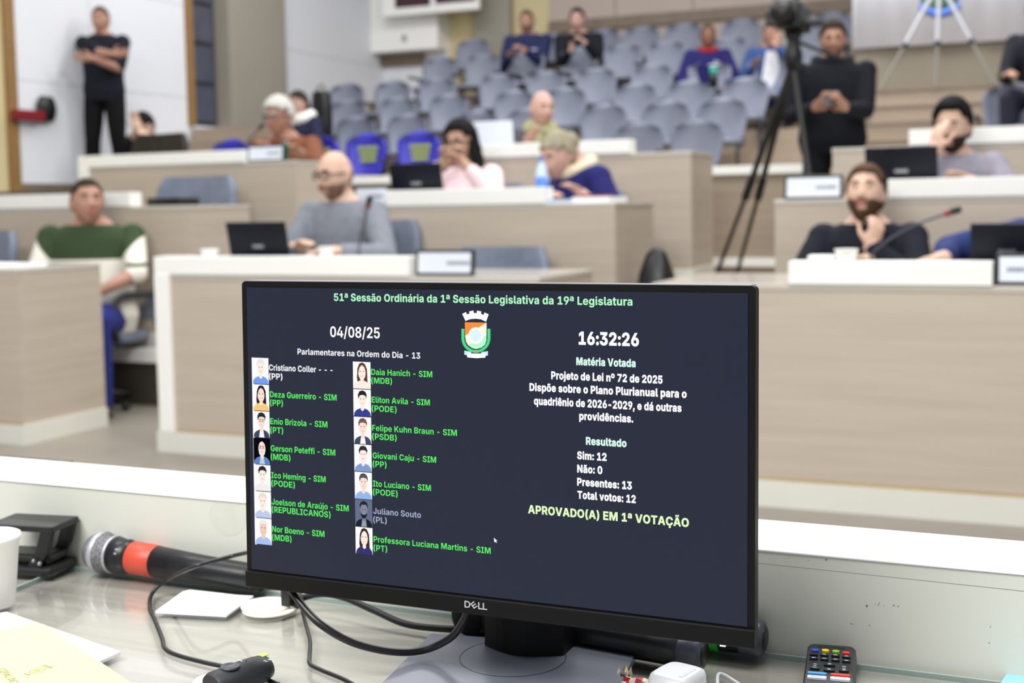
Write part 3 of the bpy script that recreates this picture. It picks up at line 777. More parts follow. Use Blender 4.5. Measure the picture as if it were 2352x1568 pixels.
# lettering on the screen
GLYPHS = {
'(': (273, "57,207 58,246 62,285 68,325 77,365 87,405 100,443 113,479 129,511 145,540 240,540 225,504 211,468 198,430 187,391 178,353 171,315 166,278 162,242 161,207 162,177 165,147 169,117 176,86 184,54 195,20 208,-15 223,-54 240,-95 145,-95 125,-59 107,-22 92,15 79,54 70,92 63,131 58,169"),
')': (273, "33,-95 51,-53 66,-15 79,21 89,55 98,87 104,118 108,148 111,178 112,207 111,242 108,278 102,315 95,353 86,391 75,430 63,468 49,504 33,540 128,540 145,511 160,479 174,443 186,405 197,365 205,325 211,285 215,246 216,207 215,169 211,130 204,92 194,53 181,15 166,-23 148,-59 128,-95"),
',': (188, "19,-135 49,77 152,77 89,-135"),
'-': (452, "341,250 341,168 110,168 110,250"),
'.': (188, "95,-6 79,-5 65,1 52,10 43,23 37,37 35,52 37,68 43,82 52,94 65,103 79,109 95,111 110,109 124,103 137,94 146,82 152,68 154,52 152,37 146,23 137,10 124,1 110,-5"),
'/': (272, "262,533 98,-77 9,-77 173,533"),
'0': (452, "226,-7 186,-3 150,7 119,24 92,48 70,78 53,113 44,144 37,178 33,214 32,254 33,294 37,331 44,364 54,395 71,431 92,461 119,485 150,502 186,512 226,516 267,512 302,502 334,485 360,461 382,431 399,395 408,364 415,331 419,294 421,254 419,214 415,178 408,144 399,113 382,78 360,48 334,24 303,7 267,-3|226,80 245,82 262,88 277,99 289,114 300,133 307,157 313,185 316,217 318,254 316,291 313,324 307,352 300,376 289,395 277,410 262,421 245,428 226,430 207,428 190,421 175,410 163,395 153,376 145,352 139,324 136,291 135,254 136,217 139,185 145,157 153,133 163,114 175,99 190,88 207,82"),
'1': (452, "61,0 61,85 404,85 404,0|298,509 298,0 195,0 195,417 191,417 74,335 74,430 187,509"),
'2': (452, "49,0 49,75 229,244 244,259 257,272 268,285 278,297 286,309 292,321 297,333 300,346 301,359 300,373 296,387 290,398 283,408 273,417 262,423 250,428 236,431 222,432 207,431 193,428 180,423 170,415 160,406 153,395 148,383 144,369 143,353 44,353 46,385 54,413 67,439 84,462 105,481 129,496 158,507 189,514 223,516 257,514 288,507 317,497 342,482 363,464 379,443 392,420 399,394 402,366 401,347 397,328 391,309 381,290 368,270 351,248 330,223 303,196 270,165 193,89 193,86 409,86 409,0"),
'3': (452, "221,-7 185,-5 153,1 123,12 96,26 74,43 55,64 41,88 32,114 28,143 134,143 138,125 147,109 156,100 166,93 178,87 192,83 206,80 221,80 237,81 252,83 265,88 277,95 287,104 295,114 302,126 305,140 306,156 305,170 302,183 296,196 287,207 276,217 263,225 247,231 229,235 209,236 153,236 153,305 268,420 268,423 54,423 54,509 394,509 394,433 226,271 226,293 262,295 295,292 325,283 351,269 373,251 391,230 405,205 412,178 415,149 412,119 404,92 390,67 371,45 348,27 320,13 290,2 257,-5"),
'4': (452, "22,90 22,173 213,509 314,509 127,179 127,175 430,175 430,90|266,0 266,115 269,152 269,318 364,318 364,0"),
'5': (452, "222,-7 188,-5 157,2 128,12 103,27 82,45 64,65 50,89 42,115 39,143 140,143 144,124 153,108 165,94 182,84 194,80 208,77 222,76 238,77 253,81 267,87 279,96 289,107 298,119 304,134 308,149 309,167 308,184 304,200 297,215 289,228 278,238 266,247 252,254 236,258 220,259 205,258 190,255 176,250 163,243 152,235 143,225 49,242 74,509 382,509 382,423 160,423 147,294 150,294 161,306 174,316 190,325 209,331 229,335 250,337 273,335 294,331 314,324 332,315 349,303 365,290 378,274 389,256 398,236 405,215 409,193 410,169 407,136 399,106 386,78 368,54 346,33 320,16 290,3 257,-4"),
'6': (452, "228,-7 195,-5 164,2 135,14 109,29 87,49 68,73 54,100 46,131 43,165 45,192 50,218 59,245 72,273 88,303 109,335 226,509 332,509 172,275 144,275 153,287 166,298 177,305 190,312 203,317 218,321 234,323 251,324 281,322 309,315 334,305 355,290 374,272 389,251 400,226 407,198 409,166 406,133 398,103 385,76 368,52 346,31 321,15 292,3 261,-4|227,75 243,77 257,80 270,87 282,95 292,106 300,118 306,132 310,147 311,164 310,181 306,196 300,210 292,222 282,233 270,241 257,247 243,251 227,252 211,251 197,247 183,241 172,233 162,222 154,210 147,196 144,181 143,164 144,148 147,133 154,118 162,106 172,95 183,87 197,80 211,77"),
'7': (452, "83,0 295,420 295,423 48,423 48,509 404,509 404,421 191,0"),
'8': (452, "226,-7 189,-5 156,1 125,12 97,26 74,43 55,63 41,86 33,110 30,137 32,157 37,177 45,195 56,212 69,227 84,240 101,250 120,258 140,263 140,266 115,274 93,288 74,306 60,328 52,353 49,379 51,404 59,428 72,449 89,469 110,485 135,498 163,508 193,514 226,516 259,514 289,508 317,498 342,485 363,469 380,449 393,428 400,404 403,379 400,352 392,328 377,306 359,288 337,274 312,266 312,263 332,258 350,250 367,240 383,227 396,212 407,195 415,177 420,157 422,137 419,110 410,86 396,63 378,43 354,26 327,12 296,1 262,-5|226,70 243,71 258,75 272,80 284,87 294,96 302,106 308,118 312,131 313,145 312,159 308,173 302,185 293,195 283,204 271,212 257,217 242,221 226,222 210,221 195,218 181,212 169,205 158,196 150,185 144,173 140,159 139,145 140,131 143,118 150,106 158,96 168,87 180,80 194,75 209,71|226,299 240,300 253,302 264,307 280,318 291,332 299,349 301,368 299,387 291,404 280,417 265,428 253,432 240,435 226,436 212,435 199,432 187,428 172,417 160,404 153,387 151,368 153,349 160,332 172,318 187,307 199,303 212,300"),
'9': (452, "224,516 257,514 288,507 317,495 343,480 365,460 384,437 398,409 406,378 409,344 407,317 402,291 393,264 380,236 364,206 343,174 226,0 120,0 280,234 308,234 299,222 286,211 275,204 263,197 249,192 234,188 218,186 201,185 171,187 143,194 119,204 97,219 78,237 63,258 52,283 45,311 43,343 46,376 54,406 67,433 84,457 106,478 131,494 160,506 191,513|225,434 210,432 195,429 182,422 170,414 160,403 152,391 146,377 142,362 141,345 142,329 146,313 152,299 160,287 170,276 182,268 195,262 210,258 225,257 241,258 255,262 269,268 280,276 290,287 299,299 305,313 308,328 309,345 308,361 305,377 299,391 290,403 280,414 269,422 255,429 241,432"),
':': (188, "95,-6 79,-5 65,1 52,10 43,23 37,37 35,52 37,68 43,82 52,94 65,103 79,109 95,111 110,109 124,103 137,94 146,82 152,68 154,52 152,37 146,23 137,10 124,1 110,-5|95,247 79,249 65,255 52,264 43,276 37,290 35,306 37,321 43,335 52,347 65,357 79,362 95,364 110,362 124,357 137,347 146,335 152,321 154,306 152,290 146,276 137,264 124,255 110,249"),
'A': (522, "17,0 191,509 327,509 506,0 390,0 308,246 298,278 288,313 278,350 268,389 257,430 246,473 269,473 258,429 248,388 239,349 229,312 220,278 210,246 132,0|125,118 125,200 397,200 397,118"),
'B': (463, "46,0 46,509 248,509 283,507 314,501 341,492 364,479 383,464 397,446 408,425 414,403 416,378 415,359 411,342 404,326 395,312 384,300 371,289 357,281 341,274 325,269 325,264 343,261 361,256 379,248 395,236 408,222 420,205 429,186 434,164 436,140 434,114 427,90 416,68 401,49 381,32 358,18 330,8 297,2 261,0|150,86 240,86 268,88 291,94 307,104 319,117 326,132 328,150 327,164 324,177 318,188 310,199 300,207 289,214 275,220 260,223 243,224 150,224|150,295 233,295 247,296 260,299 273,303 288,313 300,326 308,342 311,361 308,379 302,394 291,407 276,416 257,422 235,424 150,424"),
'C': (518, "268,-7 225,-3 185,7 147,24 114,48 86,77 63,113 49,144 40,178 34,214 32,254 34,294 40,331 50,365 63,396 86,432 115,461 148,485 185,502 225,512 268,516 297,514 324,510 349,504 373,494 395,483 416,468 434,452 450,433 463,412 474,388 482,363 488,335 382,335 379,348 375,361 369,372 358,387 345,400 334,407 323,413 311,417 298,421 285,423 271,423 245,421 222,414 201,403 182,388 167,369 154,346 145,319 140,288 138,254 140,219 145,189 155,162 167,139 183,120 201,105 222,94 245,88 270,86 284,86 298,88 311,92 323,96 334,102 344,109 358,122 369,137 375,148 379,161 382,174 488,174 484,151 477,128 467,106 454,85 439,66 422,48 402,32 380,19 355,8 328,0 299,-5"),
'D': (505, "225,0 93,0 93,90 220,90 251,92 279,98 302,107 323,121 339,139 353,161 362,188 368,219 369,255 367,290 362,322 352,348 339,370 323,388 302,402 279,411 251,417 221,419 91,419 91,509 227,509 264,507 298,501 330,492 359,479 393,455 421,426 443,391 456,361 466,328 471,293 473,255 471,216 466,181 456,148 443,118 421,83 392,54 358,31 329,17 297,8 262,2|150,509 150,0 46,0 46,509"),
'E': (425, "46,0 46,509 387,509 387,422 150,422 150,300 369,300 369,215 150,215 150,87 387,87 387,0"),
'F': (411, "46,0 46,509 381,509 381,422 150,422 150,280 358,280 358,195 150,195 150,0"),
'G': (525, "272,-7 226,-3 184,7 146,25 113,49 85,79 62,115 49,146 40,179 34,215 32,254 34,294 40,330 50,364 63,395 87,431 115,461 149,485 186,502 226,512 269,516 297,514 324,510 349,503 373,494 395,482 415,468 433,452 449,434 462,414 473,392 481,369 486,345 380,345 374,362 365,378 354,391 341,402 327,411 310,418 298,421 285,423 271,423 246,421 223,415 202,404 183,389 167,370 155,346 145,320 140,289 138,255 140,221 145,190 155,163 167,140 183,121 201,106 223,95 246,88 272,86 296,87 317,92 335,99 352,109 365,122 376,137 384,155 388,174 390,195 412,192 280,192 280,271 491,271 491,208 488,165 479,127 463,93 442,63 416,39 385,19 350,5 313,-4"),
'H': (523, "46,0 46,509 150,509 150,303 372,303 372,509 477,509 477,0 372,0 372,217 150,217 150,0"),
'I': (333, "25,0 25,87 115,87 115,422 25,422 25,509 308,509 308,422 219,422 219,87 308,87 308,0"),
'J': (409, "194,-7 156,-4 123,4 94,16 69,35 43,66 28,106 23,153 23,183 127,183 127,151 129,129 135,111 145,96 159,86 175,79 194,77 213,79 229,86 242,96 252,111 258,129 259,152 259,509 363,509 363,153 358,106 343,66 318,35 293,17 264,4 231,-4"),
'K': (503, "123,115 123,210 133,228 144,246 154,262 164,278 175,294 187,310 200,327 213,344 228,363 353,509 480,509 265,260 257,263|46,0 46,509 150,509 150,370 148,240 150,189 150,0|362,0 212,230 277,307 486,0"),
'L': (396, "46,0 46,509 150,509 150,87 370,87 370,0"),
'M': (652, "46,0 46,509 206,509 289,275 292,263 296,249 300,233 305,215 309,197 314,177 318,157 323,138 327,119 330,101 334,84 337,69 316,69 319,84 322,100 326,118 330,137 334,156 339,176 343,196 348,215 352,233 357,249 361,263 364,275 445,509 606,509 606,0 501,0 501,240 501,252 501,266 502,281 502,298 503,316 503,335 504,354 504,374 505,393 505,413 505,431 505,448 512,448 508,429 503,410 498,390 492,370 487,351 482,331 477,313 471,296 467,279 462,264 458,251 454,240 370,0 282,0 197,240 193,251 189,264 184,279 179,295 174,312 169,331 164,350 158,369 153,389 147,409 142,429 137,448 145,448 146,432 146,414 146,395 147,375 147,356 148,337 148,318 149,300 149,282 149,266 150,252 150,240 150,0"),
'N': (533, "46,0 46,509 162,509 323,251 331,238 340,223 348,208 357,192 365,175 374,157 383,137 391,116 400,93 389,93 388,112 387,132 385,153 384,174 383,195 382,215 381,233 381,250 381,265 381,509 487,509 487,0 371,0 225,234 214,251 204,268 195,285 185,302 176,320 166,339 156,361 144,385 131,411 144,411 145,387 147,363 148,340 150,318 151,298 152,279 152,262 153,247 153,234 153,0"),
'O': (539, "270,-7 226,-3 186,7 148,24 115,48 87,77 63,113 50,144 40,178 34,214 32,254 34,294 40,331 50,365 63,396 87,432 115,461 148,485 186,502 226,512 270,516 313,512 353,502 391,485 424,461 452,432 476,396 489,365 499,331 505,294 507,254 505,214 499,177 489,144 476,113 452,77 424,47 391,24 353,7 313,-3|270,86 295,88 318,94 339,105 357,120 372,139 385,162 394,189 399,220 401,254 399,289 394,320 385,347 372,370 357,389 339,404 318,415 295,421 270,423 244,421 221,415 201,404 182,389 167,370 154,347 145,320 140,289 138,254 140,220 145,189 154,162 167,139 182,120 201,105 221,94 244,88"),
'P': (453, "46,0 46,509 245,509 281,507 314,499 343,487 368,470 389,450 405,426 417,399 424,369 427,337 424,305 417,275 405,248 388,224 367,204 342,188 313,176 279,169 242,166 115,166 115,250 226,250 246,252 263,255 278,261 291,270 301,280 309,292 315,306 318,321 319,337 318,354 315,369 309,382 301,394 291,404 278,412 263,418 245,422 225,423 150,423 150,0"),
'R': (459, "46,0 46,509 245,509 281,507 314,500 343,488 368,473 389,454 405,431 417,404 424,375 427,343 424,311 417,282 405,257 388,234 367,216 342,201 313,190 279,184 242,182 108,182 108,266 226,266 246,267 263,270 278,275 291,282 301,290 309,301 315,313 318,327 319,343 318,360 315,374 309,387 301,398 291,407 278,414 263,419 245,422 225,423 150,423 150,0|329,0 205,232 318,232 445,0"),
'S': (458, "233,-7 194,-5 158,1 126,11 98,26 75,44 56,67 42,93 33,124 29,158 130,158 133,142 138,127 146,115 156,104 167,96 181,89 197,84 214,82 232,81 249,81 266,84 280,89 293,95 304,102 313,112 321,127 324,145 322,162 314,175 301,186 284,195 270,200 254,205 236,210 180,224 140,236 107,253 79,273 59,298 47,328 43,363 45,392 54,419 67,443 86,464 109,482 136,497 166,507 199,514 234,516 270,514 303,507 333,497 358,482 380,464 398,443 411,419 419,393 422,364 322,364 317,383 309,399 295,411 278,421 257,426 233,428 216,427 201,425 188,421 171,412 159,400 152,385 149,369 152,352 161,338 174,327 191,318 204,313 217,309 231,305 277,294 298,288 318,282 337,274 354,265 371,255 385,244 398,231 409,217 418,202 424,184 428,165 429,145 427,115 419,89 406,64 388,43 366,26 339,11 307,1 272,-5"),
'T': (467, "26,422 26,509 441,509 441,422 286,422 286,0 182,0 182,422"),
'U': (512, "256,-7 216,-5 179,3 146,16 116,34 92,55 72,81 58,111 49,143 46,179 46,509 150,509 150,187 152,168 156,151 164,134 174,120 186,108 200,98 217,91 236,87 256,85 276,87 295,91 312,98 326,108 339,120 349,134 356,151 360,168 362,187 362,509 466,509 466,179 463,143 454,111 440,81 420,55 396,34 366,16 333,3 296,-5"),
'V': (522, "195,0 17,509 133,509 214,263 224,231 234,197 244,161 254,123 264,82 275,39 253,39 263,82 274,123 283,161 293,197 302,231 312,263 391,509 506,509 331,0"),
'X': (517, "17,0 227,299 227,220 34,509 155,509 211,424 220,408 229,393 236,380 243,367 249,355 255,343 260,331 267,318 273,306 245,306 252,318 259,331 264,343 270,355 277,367 283,380 291,393 299,408 309,424 366,509 484,509 294,225 294,301 499,0 376,0 305,107 296,120 288,132 282,143 274,158 266,172 259,186 250,202 266,202 258,186 250,172 243,158 234,143 228,132 220,120 211,107 138,0"),
'Y': (511, "205,0 205,191 17,509 139,509 225,350 233,334 241,319 248,303 255,286 262,268 270,247 247,247 254,268 260,287 267,303 274,319 282,335 290,350 373,509 495,509 309,191 309,0"),
'a': (406, "150,-7 127,-6 105,-2 85,5 67,15 52,28 40,44 31,62 25,83 23,107 25,127 29,145 35,160 44,174 54,185 67,195 81,203 97,209 113,215 131,219 149,222 167,224 188,226 206,228 221,230 238,234 251,240 258,247 260,258 260,260 258,275 253,288 245,298 233,305 218,309 200,311 182,309 166,305 152,298 142,289 134,279 128,267 34,282 42,303 53,322 67,339 83,353 102,365 124,374 147,381 173,385 200,387 221,386 241,383 260,379 279,374 296,366 312,357 327,345 339,332 349,317 356,299 361,279 362,257 362,0 265,0 265,53 262,53 255,42 247,31 237,22 226,13 214,6 200,0 185,-4 169,-7|179,64 195,66 209,69 222,74 233,81 243,90 250,100 256,111 260,124 261,137 261,178 255,175 247,172 237,169 227,167 215,165 204,163 194,162 185,160 167,157 152,152 139,145 129,135 124,124 122,110 123,96 129,85 138,76 149,70 163,66"),
'b': (441, "258,-6 238,-5 220,-2 205,4 192,12 180,20 170,30 158,46 149,61 144,61 144,0 44,0 44,509 146,509 146,318 149,318 158,333 170,349 179,359 191,368 204,376 220,382 238,385 258,387 286,384 312,377 336,365 358,348 376,326 392,299 404,268 411,231 413,190 411,150 404,114 393,83 377,56 359,34 337,16 313,4 286,-4|226,76 243,77 258,82 271,90 282,101 291,115 299,131 304,149 307,169 308,191 307,212 304,232 299,250 292,266 282,279 271,290 258,298 243,303 226,305 209,303 195,298 181,291 170,280 161,267 153,251 148,233 145,213 144,191 145,169 148,149 154,130 161,114 170,101 182,90 195,82 210,77"),
'c': (412, "214,-7 178,-5 145,4 115,17 89,36 68,59 50,86 38,117 30,152 28,189 30,227 38,262 50,293 68,320 89,343 115,362 145,376 178,384 214,387 237,386 257,383 277,378 296,371 312,363 328,353 342,341 354,328 364,313 373,296 380,279 384,260 289,242 285,256 279,269 272,280 264,289 254,296 242,302 230,305 215,306 198,304 183,300 170,291 158,280 149,267 142,250 136,232 133,212 132,190 133,168 136,148 142,129 149,113 158,99 170,88 183,80 198,75 215,73 230,74 243,78 254,83 264,91 273,101 280,112 286,125 290,140 385,122 380,103 374,85 365,68 355,53 343,39 329,27 313,17 296,8 278,1 258,-3 237,-6"),
'd': (441, "183,-6 155,-4 129,4 104,16 82,34 64,56 48,83 37,114 30,150 28,190 30,231 37,268 49,299 65,326 83,348 105,365 130,377 155,384 183,387 203,385 221,382 237,376 250,368 262,359 272,349 283,333 292,318 295,318 295,509 397,509 397,0 297,0 297,61 292,61 283,46 271,30 261,20 249,12 236,4 221,-2 203,-5|215,76 231,77 246,82 259,90 271,101 280,114 287,130 293,149 296,169 297,191 296,213 293,233 287,251 280,267 271,280 260,291 246,298 231,303 215,305 198,303 183,298 170,290 159,279 149,266 142,250 137,232 134,212 133,191 134,169 137,149 142,131 150,115 159,101 170,90 183,82 198,77"),
'e': (417, "216,-7 179,-5 146,3 116,16 89,35 68,57 50,85 38,116 30,151 28,189 30,227 38,261 50,292 67,320 89,343 114,362 143,376 176,384 211,387 236,385 259,381 281,375 302,365 321,354 338,339 353,321 366,301 377,278 384,253 389,224 390,193 390,164 70,164 70,229 340,229 293,211 292,230 288,248 283,263 276,277 267,288 256,297 244,304 229,308 212,310 195,308 180,304 167,297 156,288 146,277 139,264 133,249 130,233 129,216 129,171 130,150 134,131 140,115 149,101 159,90 171,81 185,75 201,71 218,70 235,71 251,75 264,81 276,90 285,101 292,115 385,97 377,77 366,59 352,42 336,28 317,15 295,6 271,-2 245,-6"),
'f': (278, "256,382 256,304 7,304 7,382|74,0 74,411 76,437 81,459 90,479 103,495 117,509 135,519 154,527 175,531 198,533 214,532 228,531 242,529 260,525 272,522 253,445 246,447 238,449 229,450 219,450 199,447 186,439 179,426 176,408 176,0"),
'g': (442, "213,-151 183,-150 155,-146 130,-139 108,-130 89,-119 73,-106 59,-91 49,-75 42,-57 130,-33 136,-43 145,-54 156,-63 171,-70 183,-74 197,-76 213,-77 237,-75 258,-69 275,-59 287,-44 295,-26 297,-3 297,68 289,68 281,53 269,38 260,29 248,21 235,15 220,9 203,6 183,5 155,8 129,14 105,26 83,41 64,62 49,87 37,117 30,152 28,192 30,232 37,268 49,300 65,326 84,348 106,365 130,377 156,384 183,387 204,385 222,382 237,376 251,368 263,359 273,349 285,333 293,318 297,318 297,382 398,382 398,3 396,-29 388,-58 375,-83 357,-104 335,-121 309,-134 280,-143 248,-149|215,83 232,85 247,89 260,96 271,106 280,119 288,134 293,151 296,171 297,192 296,214 293,234 288,251 280,267 271,280 260,291 247,298 232,303 215,305 198,303 183,298 170,290 159,279 150,266 142,250 137,233 134,213 133,192 134,171 137,152 142,134 150,119 159,107 170,97 183,89 198,85"),
'h': (436, "146,221 146,0 44,0 44,509 144,509 144,287 136,287 148,316 163,341 182,361 204,375 230,384 260,387 286,385 309,379 330,369 348,356 363,340 376,320 385,297 390,271 392,243 392,0 289,0 289,225 287,247 281,266 271,281 257,292 240,299 220,301 206,300 194,297 182,292 172,284 163,275 156,264 150,252 147,237"),
'i': (190, "44,0 44,382 146,382 146,0|95,432 80,433 67,439 55,447 46,458 41,471 39,484 41,498 46,511 55,522 67,530 80,535 95,537 110,535 123,530 135,522 144,511 149,498 151,484 149,471 144,458 135,447 123,439 110,433"),
'j': (190, "43,382 146,382 146,-20 144,-47 139,-71 129,-91 116,-107 100,-120 80,-130 57,-137 32,-141 4,-143 -17,-143 -17,-62 -3,-62 12,-61 24,-57 33,-51 41,-37 43,-18|95,432 80,433 67,439 55,447 46,458 41,471 39,484 41,498 46,511 55,522 67,530 80,535 95,537 110,535 123,530 135,522 144,511 149,498 151,484 149,471 144,458 135,447 123,439 110,433"),
'l': (216, "157,-2 122,0 93,9 71,23 56,43 47,68 44,99 44,509 146,509 146,113 148,97 152,87 161,80 174,78 182,78 187,79 191,80 195,81 211,6 202,3 189,0 174,-2"),
'm': (638, "44,0 44,382 139,382 144,287 136,287 143,309 152,328 162,344 175,358 188,369 203,377 219,383 235,386 252,388 277,385 300,376 318,361 334,341 346,314 356,281 344,281 351,304 360,324 372,341 385,356 401,367 417,376 435,383 454,386 473,388 495,386 516,381 535,372 552,361 567,346 579,328 588,307 593,284 595,258 595,0 492,0 492,238 490,258 484,274 475,286 462,295 448,300 432,302 414,300 398,294 386,284 376,270 371,254 369,235 369,0 270,0 270,241 268,258 262,273 253,285 241,295 227,300 210,302 193,300 178,294 165,284 155,270 150,258 147,245 146,231 146,0"),
'n': (435, "146,221 146,0 44,0 44,382 140,382 142,287 136,287 148,316 163,341 182,361 204,375 230,384 260,387 286,385 309,379 330,369 348,356 363,340 376,320 385,297 390,271 392,243 392,0 289,0 289,225 287,247 281,266 271,281 257,292 240,299 220,301 206,300 194,297 182,292 172,284 163,275 156,264 150,252 147,237"),
'o': (429, "215,-7 178,-5 145,4 115,17 89,36 68,59 50,86 38,117 30,152 28,189 30,227 38,262 50,293 68,320 89,343 115,362 145,376 178,384 215,387 251,384 284,376 314,362 340,343 361,320 379,293 391,262 399,227 401,189 399,152 391,117 379,86 361,59 340,36 314,17 284,4 251,-5|215,73 232,75 247,80 260,88 272,100 281,114 288,130 293,148 296,168 297,190 296,211 293,231 288,250 281,266 272,280 260,291 247,299 232,304 215,306 197,304 182,299 169,291 158,280 148,266 141,250 136,231 133,211 132,190 133,168 136,148 141,130 148,114 158,100 169,88 182,80 197,75"),
'p': (441, "44,-143 44,382 144,382 144,318 149,318 158,333 170,349 179,359 191,368 204,376 220,382 238,385 258,387 286,384 312,377 336,365 358,348 376,326 392,299 404,268 411,231 413,190 411,150 404,114 393,83 377,56 359,34 337,16 313,4 286,-4 258,-6 238,-5 220,-2 205,4 192,12 180,20 170,30 158,46 149,61 146,61 146,-143|226,76 243,77 258,82 271,90 282,101 291,115 299,131 304,149 307,169 308,191 307,212 304,232 299,250 292,266 282,279 271,290 258,298 243,303 226,305 209,303 195,298 181,291 170,280 161,267 153,251 148,233 145,213 144,191 145,169 148,149 154,130 161,114 170,101 182,90 195,82 210,77"),
'q': (441, "397,-143 295,-143 295,61 292,61 283,46 271,30 261,20 249,12 236,4 221,-2 203,-5 183,-6 155,-4 129,4 104,16 82,34 64,56 48,83 37,114 30,150 28,190 30,231 37,268 49,299 65,326 83,348 105,365 130,377 155,384 183,387 203,385 221,382 237,376 250,368 262,359 272,349 283,333 292,318 297,318 297,382 397,382|215,76 231,77 246,82 259,90 271,101 280,114 287,130 293,149 296,169 297,191 296,213 293,233 287,251 280,267 271,280 260,291 246,298 231,303 215,305 198,303 183,298 170,290 159,279 149,266 142,250 137,232 134,212 133,191 134,169 137,149 142,131 150,115 159,101 170,90 183,82 198,77"),
'r': (285, "44,0 44,382 143,382 143,315 147,315 156,337 167,355 182,369 200,379 218,385 239,387 247,387 256,386 265,385 272,384 272,292 264,294 252,296 240,297 228,297 213,296 199,293 186,287 174,280 165,270 157,259 151,246 147,233 146,217 146,0"),
's': (392, "195,-7 166,-6 139,-2 114,6 91,16 72,29 56,44 42,62 33,82 27,104 122,121 128,105 137,91 148,81 162,73 179,69 198,68 217,69 232,73 245,79 257,91 262,107 259,121 250,132 240,137 228,142 212,146 147,160 113,169 85,182 64,198 49,218 40,241 37,268 39,292 46,313 57,331 72,348 91,361 113,372 138,380 166,385 197,387 226,385 252,381 275,374 296,365 314,353 329,339 341,323 350,305 356,285 265,269 260,281 253,292 243,301 231,308 216,312 199,313 183,312 168,308 156,303 143,290 139,274 142,261 150,250 159,244 172,239 188,235 257,221 291,212 318,200 339,184 354,165 363,143 366,118 364,94 357,72 344,52 328,35 308,20 284,8 257,0 228,-6"),
't': (256, "233,382 233,304 7,304 7,382|59,473 162,473 162,112 164,96 170,85 181,78 197,76 204,77 213,78 222,79 229,81 244,4 227,-1 210,-3 193,-5 178,-5 142,-2 113,7 90,23 73,44 63,71 59,103"),
'u': (436, "175,-5 150,-3 127,3 106,12 88,26 72,42 60,62 51,85 45,111 44,139 44,382 146,382 146,157 148,135 154,116 165,101 178,90 195,83 215,81 229,82 242,85 254,90 264,98 273,107 280,118 285,131 288,145 289,161 289,382 392,382 392,0 295,0 294,95 300,95 288,66 272,41 254,21 231,7 205,-2"),
'v': (420, "151,0 11,382 120,382 184,184 191,159 198,134 204,109 210,83 216,57 222,30 200,30 206,57 212,83 218,109 224,134 230,159 238,184 301,382 409,382 268,0"),
'z': (401, "41,0 41,62 229,296 229,299 47,299 47,382 353,382 353,314 176,86 176,83 360,83 360,0"),
'ª': (324, "121,223 102,224 85,227 69,233 54,240 42,250 32,261 25,275 20,291 19,309 21,328 26,345 35,359 47,370 62,379 78,386 96,391 115,395 134,397 151,399 166,400 178,402 192,405 201,409 207,415 209,423 209,424 206,439 196,450 181,458 160,460 145,459 132,456 121,451 109,441 102,428 28,439 34,455 43,469 54,482 68,493 83,502 100,509 118,514 139,518 160,519 176,518 192,516 207,513 222,509 236,503 249,496 260,487 270,477 278,466 284,453 288,438 289,422 289,229 213,229 213,268 210,268 202,256 191,245 177,236 161,229 142,225|143,279 162,280 178,286 191,294 201,304 207,317 209,331 209,361 203,358 193,356 182,353 170,351 158,350 147,348 133,345 120,341 110,336 100,325 96,311 99,297 109,287 125,281"),
'º': (343, "171,223 142,225 116,231 92,242 72,256 54,273 41,294 30,317 24,343 22,371 24,399 30,425 41,448 54,469 72,486 92,500 116,510 142,517 171,519 201,517 227,510 250,500 271,486 288,469 302,448 312,425 318,399 320,371 318,343 312,317 302,294 288,273 271,256 250,242 227,231 201,225|171,286 185,287 198,291 209,297 218,305 225,315 231,327 235,341 238,355 238,371 238,387 235,401 231,415 222,432 209,445 198,451 185,455 171,456 157,455 145,451 134,445 121,432 112,415 108,402 105,387 104,371 105,355 108,341 112,327 118,315 125,305 134,297 145,291 157,287"),
'Ã': (522, "17,0 191,509 327,509 506,0 390,0 308,246 298,278 288,313 278,350 268,389 257,430 246,473 269,473 258,429 248,388 239,349 229,312 220,278 210,246 132,0|125,118 125,200 397,200 397,118|308,565 293,566 279,570 267,576 256,583 246,589 237,595 229,599 220,600 211,598 204,591 200,581 198,567 142,567 144,594 151,616 162,634 176,647 193,655 213,657 228,656 242,652 254,646 264,640 274,633 283,628 292,624 300,623 311,625 317,631 322,641 324,656 379,656 376,629 370,607 358,589 344,576 327,568"),
'Ç': (518, "268,-7 225,-3 185,7 147,24 114,48 86,77 63,113 49,144 40,178 34,214 32,254 34,294 40,331 50,365 63,396 86,432 115,461 148,485 185,502 225,512 268,516 297,514 324,510 349,504 373,494 395,483 416,468 434,452 450,433 463,412 474,388 482,363 488,335 382,335 379,348 375,361 369,372 358,387 345,400 334,407 323,413 311,417 298,421 285,423 271,423 245,421 222,414 201,403 182,388 167,369 154,346 145,319 140,288 138,254 140,219 145,189 155,162 167,139 183,120 201,105 222,94 245,88 270,86 284,86 298,88 311,92 323,96 334,102 344,109 358,122 369,137 375,148 379,161 382,174 488,174 484,151 477,128 467,106 454,85 439,66 422,48 402,32 380,19 355,8 328,0 299,-5|223,-143 223,-103 266,-103 280,-102 290,-98 295,-91 297,-82 295,-72 290,-66 280,-62 266,-61 235,-61 248,14 287,14 287,-1 285,-31 305,-31 322,-36 335,-43 345,-54 351,-68 352,-84 350,-103 344,-118 333,-130 318,-137 297,-142 271,-143"),
